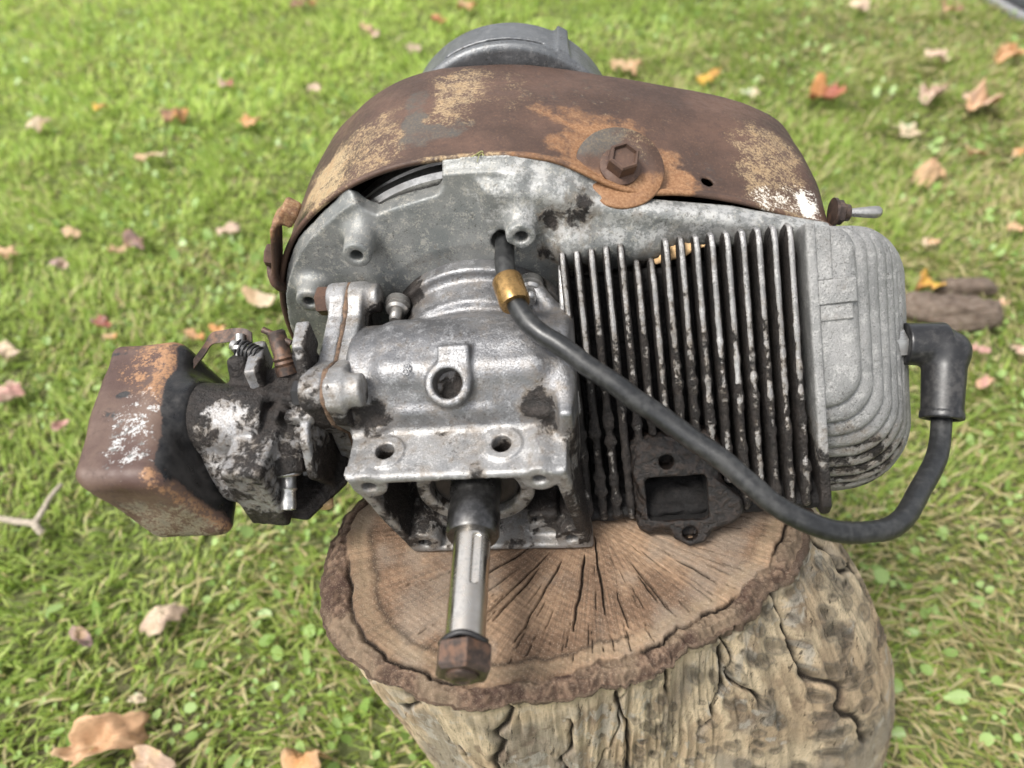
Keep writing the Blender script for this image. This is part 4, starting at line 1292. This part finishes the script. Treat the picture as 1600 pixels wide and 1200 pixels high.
# --- grey starter drum behind the shroud
def drum():
    gd = Grid((-66, 256, -36), (100, 308, 132), 1.2)
    c = (17.0, 46.0)
    f = gd.cyl((c[0], 258, c[1]), (c[0], 302, c[1]), 79, 75.5, 5)
    rr = np.sqrt((gd.x - c[0]) ** 2 + (gd.z - c[1]) ** 2) + 0 * gd.y
    # long slot in the rim and a bevelled step at its end
    sl = np.maximum(np.maximum(np.abs(gd.y - 267) - 2.0, 70 - rr), np.abs(gd.x - 14) - 32)
    f = S(f, sl + 0 * gd.z, 0.5)
    a = np.arctan2(gd.z - c[1], gd.x - c[0])
    stp = np.maximum(rr - 80.0, np.maximum(np.abs(a - 1.02) * 76 - 4.0, np.abs(gd.y - 281) - 19))
    f = U(f, stp, 3)
    f = S(f, gd.cyl((c[0], 296, c[1]), (c[0], 312, c[1]), 52, rnd=2), 3)
    sdf_part('starter_housing', gd, f, 'alu_drum', g=lambda P: blobs(P, 0.12, [(0, 250, 138, 14, .1)], 0.2), label='dark grey round starter housing behind the shroud')
drum()

# --- carburettor
carb = bpy.data.objects.new('carburetor', None); COL.objects.link(carb); carb.parent = engine
def carburetor():
    gd = Grid((-158, -14, -44), (-76, 100, 78), 1.0)
    nz = fbm(gd.pts() / 5.0, 3, 13).astype(np.float32) - 0.5
    f = gd.cyl((-156, 38, 24), (-112, 38, 22), 24, 20, 2)
    rb = Matrix.Rotation(R(-6), 3, 'Z')
    f = U(f, gd.box((-113.5, 27, 8), (11.5, 31, 25), 2.2, rb), 1)
    f = U(f, gd.cyl((-104, 42, 16), (-84, 42, 16), 17, rnd=1.5), 1.5)
    f = U(f, gd.cyl((-97, 42, 16), (-88, 42, 16), 21, rnd=1), 1)
    f = U(f, gd.box((-93, 30, 36), (11, 3.4, 3.4), 1.2), 1)                       # ledge under the reed plate
    f = S(f, gd.box((-99.8, 24, 20), (1.6, 26, 30), 0.6, rb), 0.8)                 # dark gap beside the block
    f = U(f, gd.ext([(8, 10), (20, -14), (60, -14), (70, 20), (66, 52), (52, 64), (38, 46), (16, 30)], 'x', -89.5, -84.3, 1.2), 1.5)
    # upright idle boss in front
    f = U(f, gd.cap((-106, 34, 26), (-101, 16, 14), 9.5, 8.0), 3)
    f = U(f, gd.cyl((-102, 19, 16), (-100.3, 11, 10), 9.5, rnd=1), 1)
    # lug lower left with a screw
    f = U(f, gd.cap((-142, 20, 18), (-130, 7, 8), 10, 9), 3)
    f = U(f, gd.box((-124, 8, 2), (7, 5, 10), 2), 3)
    # diaphragm cover underneath
    f = U(f, gd.ext([(-134, 30), (-112, 6), (-98, 3), (-80, 26), (-80, 62), (-100, 72), (-130, 58)], 'z', -24, -14, 2), 4)
    f = U(f, gd.ext([(-137, 30), (-113, 3), (-97, 0), (-78, 26), (-78, 64), (-100, 76), (-133, 60)], 'z', -19.5, -17, 0.8), 0.5)
    # mount for the levers on top
    f = U(f, gd.cyl((-130, 58, 30), (-131, 66, 48), 8, 6, 2), 4)
    # crusted grease on top
    f = U(f, gd.box((-104, 52, 34), (22, 12, 6), 4) + nz * 8, 4)
    f = f + nz * 0.9
    gr = lambda P: blobs(P, 0.46, [(-142, 54, 40, 18, .5), (-104, 54, 38, 20, .8), (-112, 56, 42, 12, .3), (-100, 30, -15, 26, .4), (-98, 22, 4, 14, .45), (-128, 12, 6, 12, .2), (-150, 30, 44, 10, .4),
                                   (-114, 28, 33, 20, -.16), (-113, 2, 10, 12, .02), (-132, 32, 46, 11, -.22), (-92, 42, 36, 10, -.28), (-104, 38, 30, 6, -.2), (-103, 30, 34, 6, .25), (-100, 14, 16, 6, .3)], 0.55) + 0.25 * sstep(4, -16, P[:, 2])
    sdf_part('carburetor_body', gd, f, 'alu_carb', carb, g=gr)
    # flat upright arms
    def bar(name, c, half, rot, g):
        b = Grid(np.array(c) - 24, np.array(c) + 24, 1.0)
        sdf_part(name, b, b.box(c, half, 1.6, rot), 'alu_carb', carb, g=g)
    bar('stop_arm', (-119.5, 63, 42), (4.2, 15, 8), Matrix.Rotation(R(10), 3, 'Z') @ Matrix.Rotation(R(-10), 3, 'X'), lambda P: 0.34 + 0.4 * sstep(-117, -114, P[:, 0]))
    bar('stop_arm', (-88.5, 64, 56), (4.0, 10, 9), Matrix.Rotation(R(6), 3, 'Z'), lambda P: 0.34 + 0.4 * sstep(-87, -84, P[:, 0]))
    # throttle spring
    a = np.linspace(0, 2 * np.pi * 5.5, 90); s = np.linspace(0, 1, 90)
    p0, p1 = np.array([-132.0, 74, 47]), np.array([-119.0, 67, 46])
    d, u, v = frame(p1 - p0)
    pth = p0 + (p1 - p0) * s[:, None] + 5.0 * (np.cos(a)[:, None] * u + np.sin(a)[:, None] * v)
    part('throttle_spring', *tube(pth, 0.85, 7), 'black', carb)
    part('idle_screw', *rev(p0 - d * 5, p1 + d * 4, [(0, 3.4), (3.5, 4.0), (4, 2.4), (22, 2.4)], 14), 'zinc', carb, sharp=40)
    # bent choke lever
    pth = np.array([(-158, 66, 44), (-153, 74, 47), (-149, 79.5, 50), (-142, 81, 50), (-135, 80.5, 51), (-129, 80, 50), (-125, 77.5, 49)], float)
    pth = spline(pth, 40)
    half = np.linspace(2.6, 4.6, 40)
    V = np.concatenate([np.stack([pth + np.outer(half, (0, .75, .66)) + o_ for o_ in ((0, .4, -.5), (0, -.4, .5))]), np.stack([pth - np.outer(half, (0, .75, .66)) + o_ for o_ in ((0, -.4, .5), (0, .4, -.5))])])
    V = V.transpose(1, 0, 2).reshape(-1, 3)
    F = [(4 * k + i, 4 * k + (i + 1) % 4, 4 * k + 4 + (i + 1) % 4, 4 * k + 4 + i) for k in range(39) for i in range(4)] + [(3, 2, 1, 0), (156, 157, 158, 159)]
    part('choke_lever', V, F, 'brown_steel', carb, sharp=40)
    part('choke_shaft', *rev((-131, 66, 42), (-131.5, 80, 53), [(0, 3.4), (8, 3.4), (8, 5.2), (10, 5.2), (10, 2.6), (17, 2.6)], 14), 'zinc', carb, sharp=40)
    # fuel needle with cross handle
    V, F = joinvf(rev((-103, 60, 38), (-107.5, 75, 58), [(0, 6.6), (5, 6.6), (5, 5.6), (6.5, 6.4), (8, 5.6), (9.5, 6.4), (11, 5.2), (24, 5.0), (25.2, 3.6)], 18),
                  rev((-114.5, 75, 59), (-99, 70, 52), [(0, 1.8), (17.5, 1.8)], 10))
    part('fuel_needle', V, F, 'brown_steel', carb, sharp=40)
    part('idle_stop', *rev((-95, 62, 40), (-96, 68, 52), [(0, 4), (8, 4), (9, 3), (12, 3)], 8), 'black', carb, sharp=40)
    # fuel nipple
    V, F = rev((-101.3, 15, 12), (-100.6, -5.0, -0.5), [(0, 5.0), (1, 5.0), (2, 4.1), (11, 4.1), (12, 4.7), (13.5, 3.8), (20, 4.2), (23, 3.8), (23.3, 2.2), (20, 2.0)], 20)
    part('fuel_nipple', V, F, 'zinc', carb, sharp=35, label='bright steel fuel nipple on the carburettor')
    part('idle_plug', *rev((-101.6, 14.8, 14), (-101.0, 8, 8.6), [(0, 7.4), (5.5, 7.4), (6.4, 6.4)], 24), 'zinc', carb, sharp=35)
    hexbolt('carb_nut', (-86, 22, 6), (-1, -0.1, 0), 14, 10, carb, 'dark_steel')
    part('lug_screw', *rev((-131, 8, 9), (-129.5, -3.5, 5.5), [(0, 6), (5, 6), (7.5, 5.8), (8.2, 4.6), (9.5, 3.2), (10.2, 1)], 20), 'zinc', carb, sharp=40)
    part('fuel_fitting', *rev((-93, 26, -22), (-92, 10, -26), [(0, 4.2), (6, 4.2), (7, 5.2), (13, 5.4), (14, 4.4)], 18), 'beige', carb, label='beige plastic fuel fitting below the carburettor')
carburetor()

# --- air cleaner box
def airbox():
    gd = Grid((-236, -26, -12), (-126, 92, 62), 1.0)
    sx = gd.x + 0.19 * (gd.y - 32) + 0.34 * (gd.z - 50) + 180
    X, Y, Z = sx, gd.y - 32, gd.z - 22
    nz = fbm(gd.pts() / 28.0, 2, 57).astype(np.float32) - 0.5
    r = 9.0
    a, b, c = np.abs(X) - (23.5 - r), np.abs(Y) - (50 - r), np.abs(Z) - (29.5 - r)
    f = np.sqrt(np.maximum(a, 0) ** 2 + np.maximum(b, 0) ** 2 + np.maximum(c, 0) ** 2) + np.minimum(np.maximum(np.maximum(a, b), c), 0) - r
    f = f * 0.93
    # raised collar round the carburettor mouth
    f = U(f, gd.cyl((-170, 38, 24), (-149, 38, 24), 30, 25, 4), 6)
    f = S(f, gd.cap((-196, 60, 57), (-193, 50, 56), 1.6), 0.6)
    f = S(f, gd.cyl((-203, 30, 40), (-203, 30, 64), 2.6), 0.4)
    f = f + nz * 3.0
    V, F = surfnet(gd, f)
    lx = V[:, 0] + 0.19 * (V[:, 1] - 32) + 0.34 * (V[:, 2] - 50) + 180
    nzv = (fbm(V / 12, 4, 58) - .5)
    topm = sstep(38, 46, V[:, 2]); frontm = sstep(-6, -14, V[:, 1]); rightm = sstep(17, 22, lx + nzv * 4)
    white = 0.44 * np.exp(-(((V[:, 1] - 12) / 32) ** 4 + ((lx - 6) / 15) ** 4)) * topm + 0.35 * rightm * np.exp(-(((V[:, 1] - 22) / 10) ** 2 + ((V[:, 2] - 30) / 9) ** 2))
    dark = 0.74 * rightm * (1 - 0.45 * frontm) + 0.42 * np.exp(-(((V[:, 1] - 30) / 26) ** 2 + ((lx + 4) / 6) ** 2)) * topm + 0.35 * np.exp(-(((V[:, 1] - 70) / 8) ** 2 + ((lx + 14) / 9) ** 2)) * topm + 0.35 * sstep(.05, .2, nzv) * topm
    cream = 0.50 * frontm * sstep(40, 22, V[:, 2] + nzv * 30) * (1 - 0.3 * rightm)
    orange = 0.34 * topm * sstep(10, 60, V[:, 1]) * sstep(-22, 5, lx) + 0.4 * frontm * sstep(10, 22, lx) + 0.12 * topm * np.exp(-((lx - 15) / 6) ** 2) + 0.16
    part('air_cleaner_box', V, F, 'airbox', engine, attrs={'white': white, 'dark': dark, 'cream': cream, 'orange': orange},
         label='rusty tin air cleaner box, brown on top and black beside the carburettor')
airbox()

# ------------------------------------------------------------------ small things on the lawn and on the engine
def m_dry_leaf():
    n = NT('dry_leaf')
    c = n.attr('col', True)
    a = n.noise(220, 5, 0.7)
    c2 = n.mix(n.math('MULTIPLY', n.step(a, 0.45, 0.7), 0.5), c, n.mix(0.6, c, (0.12, 0.06, 0.03)))
    n.fin(c2, 0.6, 0, n.bump(a, 0.3, 0.002), 0.35)
    tr = n.n('ShaderNodeBsdfTranslucent'); n.set(tr.inputs['Color'], c2)
    mx = n.n('ShaderNodeMixShader'); n.set(mx.inputs[0], 0.25)
    n.t.links.new(n.b.outputs[0], mx.inputs[1]); n.t.links.new(tr.outputs[0], mx.inputs[2])
    n.t.links.new(mx.outputs[0], n.out.inputs['Surface'])
    return n.m
M['leaf'] = m_dry_leaf()
LC = {'tan': (0.56, 0.39, 0.23), 'cream': (0.66, 0.54, 0.38), 'pink': (0.58, 0.43, 0.33), 'orange': (0.58, 0.29, 0.11), 'peach': (0.66, 0.42, 0.25),
      'brown': (0.27, 0.16, 0.10), 'red': (0.38, 0.13, 0.09), 'mauve': (0.36, 0.25, 0.23), 'yellow': (0.66, 0.42, 0.08), 'green': (0.42, 0.50, 0.32), 'rose': (0.52, 0.29, 0.25)}
# (u, v, width in photo pixels, colour, second colour, slenderness, fold, label)
LEAVES = [
    (148, 1162, 150, 'tan', 'peach', .55, 1.5, 'largest curled leaf, tan and orange, in the lower left of the lawn'),
    (246, 1192, 78, 'pink', 'tan', .7, .5, 'pale pinkish tan leaf cut by the bottom edge, next to the largest leaf'),
    (474, 1196, 95, 'orange', 'tan', .6, .8, 'orange and tan leaf at the bottom edge beside the stump'),
    (262, 966, 84, 'pink', 'cream', .65, 1.0, 'pale pink arched leaf below the air cleaner box'),
    (122, 994, 54, 'tan', 'mauve', .5, .6, 'dull tan leaf at far left, left of the arched pink leaf'),
    (410, 469, 60, 'cream', 'tan', .75, 1.3, 'pale cream folded leaf between carburettor and blower'),
    (362, 360, 66, 'pink', 'cream', .45, .6, 'flat pale pink leaf left of the mounting ear'),
    (243, 243, 78, 'cream', 'tan', .28, .5, 'long narrow cream leaf in the upper left lawn'),
    (278, 180, 48, 'orange', 'brown', .8, 1.2, 'brown and orange crumpled leaf just above the long narrow leaf'),
    (387, 188, 40, 'peach', 'orange', .7, .7, 'peach leaf right of the brown crumpled leaf'),
    (356, 131, 28, 'red', 'pink', .8, .8, 'small red leaf in the upper left lawn'),
    (66, 192, 44, 'tan', 'cream', .6, .7, 'tan leaf near the left edge of the upper lawn'),
    (154, 167, 26, 'yellow', 'orange', .8, .6, 'small yellow orange leaf in the upper left lawn'),
    (686, 32, 30, 'orange', 'red', .9, .7, 'vivid orange leaf left of the starter housing'),
    (726, 10, 36, 'tan', 'orange', .6, .6, 'tan leaf at the top edge above the starter housing'),
    (476, 4, 46, 'orange', 'brown', .6, .8, 'orange brown leaf at the top edge left of the starter housing'),
    (582, 50, 44, 'pink', 'tan', .4, .7, 'narrow pinkish leaf between two leaves left of the starter housing'),
    (640, 74, 32, 'pink', 'cream', .6, .6, 'small pale pink leaf touching the left side of the starter housing'),
    (986, 104, 56, 'peach', 'tan', .6, .7, 'peach leaf just right of the starter housing'),
    (1106, 122, 46, 'yellow', 'orange', .6, .7, 'yellow orange leaf above the big washer on the shroud'),
    (1282, 148, 58, 'orange', 'red', .9, 1.0, 'bright orange leaf above the right end of the shroud'),
    (1414, 203, 44, 'green', 'cream', .6, .7, 'pale greenish leaf in the upper right lawn'),
    (1526, 162, 86, 'pink', 'peach', .65, 1.2, 'large folded pink and peach leaf in the upper right lawn'),
    (1578, 86, 66, 'peach', 'orange', .5, 1.0, 'arched peach leaf at the right edge near the boot'),
    (1466, 93, 46, 'pink', 'cream', .6, .8, 'pale pink leaf left of the arched peach leaf'),
    (1466, 148, 54, 'brown', 'pink', .8, 1.3, 'brown folded leaf left of the large folded leaf'),
    (1454, 268, 68, 'peach', 'tan', .7, .8, 'peach leaf between the toggle switch and the right edge'),
    (1526, 240, 42, 'peach', 'cream', .4, .8, 'narrow peach leaf below the large folded leaf'),
    (1440, 446, 52, 'orange', 'yellow', .9, 1.2, 'curled orange leaf resting against the bark slab'),
    (1562, 474, 26, 'pink', 'peach', .8, .6, 'small pink leaf at the right end of the bark slab'),
    (1527, 547, 40, 'rose', 'pink', .5, .6, 'rose pink leaf right of the spark plug boot'),
    (1542, 596, 42, 'rose', 'peach', .5, .7, 'rose leaf below and right of the spark plug boot'),
    (1590, 356, 30, 'peach', 'tan', .8, .5, 'small peach leaf at the right edge above the bark slab'),
    (1590, 545, 36, 'cream', 'rose', .6, .8, 'cream leaf at the right edge below the bark slab'),
    (12, 395, 42, 'peach', 'tan', .6, .6, 'peach leaf at the left edge, upper of the two there'),
    (18, 610, 58, 'rose', 'pink', .8, 1.0, 'rose pink crumpled leaf at the left edge'),
    (12, 550, 44, 'pink', 'cream', .6, .8, 'pale pink leaf at the left edge above the rose leaf'),
    (108, 362, 44, 'pink', 'tan', .5, .6, 'pinkish tan leaf left of the mauve leaf'),
    (178, 391, 30, 'peach', 'tan', .7, .6, 'small peach leaf touching the mauve leaf'),
    (216, 376, 46, 'mauve', 'brown', .7, .9, 'mauve brown crumpled leaf in the left lawn'),
    (88, 411, 34, 'mauve', 'pink', .5, .7, 'dark mauve leaf near the left edge'),
    (160, 504, 34, 'red', 'mauve', .7, .9, 'reddish leaf just above the air cleaner box'),
    (176, 523, 26, 'orange', 'tan', .6, .6, 'small orange leaf at the corner of the air cleaner box'),
    (304, 527, 42, 'orange', 'peach', .4, .6, 'orange leaf behind the air cleaner box'),
    (345, 514, 32, 'peach', 'orange', .8, .8, 'peach leaf above the choke lever'),
    (1346, 10, 38, 'pink', 'cream', .7, .9, 'pinkish leaf at the top edge of the right lawn'),
    (1482, 14, 44, 'brown', 'peach', .5, .9, 'brown and peach leaf at the top edge left of the boot'),
    (1592, 236, 26, 'orange', 'peach', .7, .7, 'small orange leaf at the right edge below the arched leaf'),
    (98, 662, 34, 'pink', 'rose', .5, .6, 'thin pink leaf left of the air cleaner box'),
    (212, 1090, 34, 'green', 'cream', .6, .5, 'small pale green leaf above the large curled leaf'),
    (1170, 146, 34, 'green', 'cream', .6, .7, 'pale greenish leaf just above the shroud'),
    (490, 137, 32, 'pink', 'cream', .6, .6, 'small pale leaf between the red leaf and the shroud'),
    (1452, 380, 36, 'cream', 'peach', .6, .5, 'cream leaf right of the cylinder head'),
]
def leaf_mesh(seed, slender, fold, ca, cb):
    r = np.random.default_rng(seed)
    NA_, NR_ = 44, 7
    a = np.linspace(0, 2 * np.pi, NA_, endpoint=False)
    lob = r.integers(3, 6)
    rad = 0.5 * (0.78 + 0.11 * np.cos(lob * a + r.uniform(0, 6)) * (1 if slender > .5 else .3) + 0.06 * np.cos(2 * lob * a + r.uniform(0, 6)) * (slender > .5) + 0.16 * np.cos(a))
    rad = rad * (1 + 0.10 * (fbm(np.stack([np.cos(a) * 4, np.sin(a) * 4, 0 * a + seed], 1), 3, seed) - .5))
    V = [(0, 0, 0)]
    for k in range(1, NR_ + 1):
        f = k / NR_
        for i in range(NA_):
            V.append((rad[i] * f * math.cos(a[i]), rad[i] * f * math.sin(a[i]) * slender, 0))
    V = np.array(V)
    x, y = V[:, 0], V[:, 1]
    nzv = fbm(V * 5 + seed, 3, seed) - .5
    # folded along the midrib, edges curled, a long-wave twist
    up = fold * (0.55 * np.abs(y) + 0.9 * r.uniform(-.7, .9) * x * x + 0.5 * r.uniform(-1, 1) * x * y * 2) + 0.55 * nzv
    edge = np.hypot(x, y / max(slender, .3)) / 0.5
    up += fold * 0.22 * np.clip(edge - 0.62, 0, 1) ** 1.5 * (1 + np.sin(3 * np.arctan2(y, x) + seed))
    if r.random() < 0.5: up = -up
    z = up - up.min()
    y2 = y * (1 - 0.22 * fold * np.abs(y) / (0.5 * slender + .1))
    F = [(0, 1 + i, 1 + (i + 1) % NA_) for i in range(NA_)]
    for k in range(NR_ - 1):
        for i in range(NA_):
            j = (i + 1) % NA_
            b = 1 + k * NA_
            F.append((b + i, b + NA_ + i, b + NA_ + j, b + j))
    ca, cb = np.array(LC[ca]), np.array(LC[cb])
    m = sstep(0.3, 0.7, fbm(V * 3.2 + 3 * seed, 3, seed + 5) + 0.35 * (x - 0.0))[:, None]
    c = ca + (cb - ca) * m
    rib = np.exp(-(y / 0.014) ** 2)[:, None]
    c = c * (0.86 + 0.3 * (nzv[:, None] + .2)) * (1 - 0.18 * rib)
    return np.column_stack([x, y2, z]), F, np.clip(c, 0, 1)

for i, (u, v, wpx, ca, cb, sl, fo, lab) in enumerate(LEAVES):
    p, t = ground_at(u, v, 0.03)
    size = wpx * t / FPX * 1.08
    V, F, c = leaf_mesh(100 + i, sl, fo, ca, cb)
    me = mesh_from('fallen_leaf', V * size, F, True, {'col': c})
    o = link('fallen_leaf', me, M['leaf'])
    rl = random.Random(i * 13 + 5)
    zc = float(V[:, 2].mean() * size)
    o.location = (p.x, p.y, max(0.014, 0.028 - 0.5 * zc))
    o.rotation_euler = (rl.uniform(-.3, .35), rl.uniform(-.3, .3), rl.uniform(-.6, .6) + (math.pi if rl.random() < .5 else 0))
    s = o.modifiers.new('thickness', 'SOLIDIFY'); s.thickness = 0.0006
    tag(o, lab, 'leaf', 'fallen leaves on the lawn')

# forked twig
M['twig'] = m_simple('pale_dry_twig', (0.33, 0.28, 0.22), 0.8, 0, 0.3, 240, 0.4)
def twig():
    def g(u, v, z=0.03): return np.array(ground_at(u, v, z)[0])
    a = spline([g(-30, 806), g(10, 812), g(35, 816), g(56, 818)], 24)
    b = spline([g(54, 818), g(66, 800, .034), g(78, 778, .04), g(96, 756, .042)], 20)
    c = spline([g(52, 816), g(58, 824), g(66, 834, .024)], 10)
    o0 = a[-1].copy(); o0[2] = 0
    V, F = joinvf(tube(a - o0, np.linspace(.0042, .0044, 24), 10), tube(b - o0, np.linspace(.0042, .0026, 20), 10), tube(c - o0, np.linspace(.0048, .0044, 10), 10))
    V = V + (fbm(V * 400, 2, 3)[:, None] - .5) * 0.0012
    o = link('forked_twig', mesh_from('forked_twig', V, F), M['twig'])
    o.location = o0
    tag(o, 'pale dry forked twig lying in the grass at the left edge', 'twig')
twig()

# weathered bark slabs in the grass on the right
def m_barkslab():
    n = NT('grey_bark')
    v = n.scale(n.coord(), (1, 7, 5))
    a = n.noise(45, 6, 0.7, vec=v); b = n.noise(160, 5, 0.7)
    c = n.mix(n.step(a, 0.35, 0.68), (0.085, 0.06, 0.045), (0.27, 0.215, 0.17))
    c = n.mix(n.math('MULTIPLY', n.step(b, 0.5, 0.7), 0.5), c, (0.15, 0.075, 0.045))
    return n.fin(c, 0.85, 0, n.bump(n.math('ADD', a, n.math('MULTIPLY', b, 0.4)), 0.8, 0.008), 0.3)
M['bark'] = m_barkslab()
def slab(u, v, length, wid, hei, rz, seed, lab):
    n1, n2 = 60, 24
    V = []
    for i in range(n1):
        t = i / (n1 - 1) * 2 - 1
        k = max(0.0, 1 - abs(t) ** 3.2) ** 0.5
        for j in range(n2):
            a = 2 * math.pi * j / n2
            V.append((t * length / 2, k * wid / 2 * math.cos(a) + 0.12 * wid * math.sin(t * 2.2 + seed), k * hei * (0.5 + 0.5 * math.sin(a))))
    V = np.array(V)
    d = fbm(V * np.array([18, 60, 60]) + seed, 4, seed) - .5
    V[:, 1] += d * wid * 0.5; V[:, 2] += (fbm(V * np.array([14, 90, 60]) + 9, 4, seed + 1) - .5) * hei * 0.8
    F = [(i * n2 + j, (i + 1) * n2 + j, (i + 1) * n2 + (j + 1) % n2, i * n2 + (j + 1) % n2) for i in range(n1 - 1) for j in range(n2)]
    o = link('bark_slab', mesh_from('bark_slab', V, F), M['bark'])
    p, _ = ground_at(u, v, 0.02)
    o.location = (p.x, p.y, 0.006); o.rotation_euler = (0, 0, rz)
    tag(o, lab, 'bark')
slab(1478, 490, 0.185, 0.062, 0.045, 0.03, 4, 'thick weathered grey bark slab in the grass behind the spark plug boot')
slab(1512, 450, 0.11, 0.03, 0.035, 0.1, 9, 'thin dark bark strip lying behind the thick bark slab')

# a boot standing in the far corner
M['boot_fabric'] = m_simple('grey_boot_leather', (0.10, 0.105, 0.125), 0.6, 0, 0.25, 90, 0.2)
M['boot_sole'] = m_simple('pale_rubber_sole', (0.22, 0.22, 0.23), 0.6, 0, 0.25, 90, 0.2)
def boot():
    p, _ = ground_at(1588, 34, 0.0)
    b = bpy.data.objects.new('boot', None); COL.objects.link(b); b.location = (p.x + 0.05, p.y, 0); b.rotation_euler = (0, 0, 0.3)
    gd = Grid((-70, -90, 14), (70, 220, 300), 4)
    f = gd.cap((0, -10, 60), (0, 150, 48), 46, 40)
    f = U(f, gd.cyl((0, -20, 60), (0, -25, 290), 50, 58, 8), 30)
    f = np.maximum(f, 20 - gd.z)
    V, F = surfnet(gd, f)
    link('upper', mesh_from('upper', V * 0.001, F), M['boot_fabric'], b)
    gd = Grid((-70, -90, -4), (70, 220, 34), 4)
    f = gd.cap((0, -20, 14), (0, 150, 14), 50, 44); f = np.maximum(f, np.abs(gd.z - 13) - 11)
    V, F = surfnet(gd, f)
    link('sole', mesh_from('sole', V * 0.001, F), M['boot_sole'], b)
    tag(b, 'dark grey boot standing in the grass at the top right corner', 'boot')
boot()

# splinter of wood wedged above the fins, a grass clipping on the shroud edge
def chip():
    r = np.random.default_rng(3)
    pts = np.array([(104, 121, 52), (112, 119, 58), (121, 116, 63), (130, 113, 67)], float)
    pth = spline(pts, 14)
    n = 8
    V = []
    for k, q in enumerate(pth):
        w_ = 6.0 * math.sin(math.pi * (0.12 + 0.83 * k / 13)) * (0.8 + 0.4 * r.random())
        for j in range(n):
            a = 2 * math.pi * j / n
            V.append(q + np.array([0.2 * w_ * math.sin(a), 0.55 * w_ * math.cos(a), 0.8 * w_ * math.sin(a) * 0.6 + 0.4 * w_ * math.cos(a)]) + r.normal(0, .35, 3))
    F = [(k * n + j, k * n + (j + 1) % n, (k + 1) * n + (j + 1) % n, (k + 1) * n + j) for k in range(13) for j in range(n)] + [tuple(range(n)), tuple(13 * n + j for j in range(n))]
    o0 = pth[5]
    o = link('wood_splinter', mesh_from('wood_splinter', (np.array(V) - o0) * .001, F, True), M['chip'])
    o.matrix_world = BASE @ Matrix.Translation(loc(o0))
    tag(o, 'light split wood splinter wedged between the fins and the blower plate', 'splinter')
    parts = []
    for k in range(5):
        a = np.array([12 + r.uniform(-2, 2), 137.5, 119.0]); e = a + np.array([r.uniform(-4, 4), -3, r.uniform(-10, 3)])
        parts.append(tube(spline([a, (a + e) / 2 + r.normal(0, 1.2, 3), e], 7), np.linspace(.45, .2, 7), 5))
    V, F = joinvf(*parts)
    c0 = np.array([12, 137.5, 117.0])
    o = link('grass_clipping', mesh_from('grass_clipping', (V - c0) * .001, F), m_simple('dry_green_clipping', (0.25, 0.25, 0.09), 0.7))
    o.matrix_world = BASE @ Matrix.Translation(loc(c0))
    tag(o, 'tiny dry grass clipping caught on the near lip of the shroud', 'clipping')
chip()
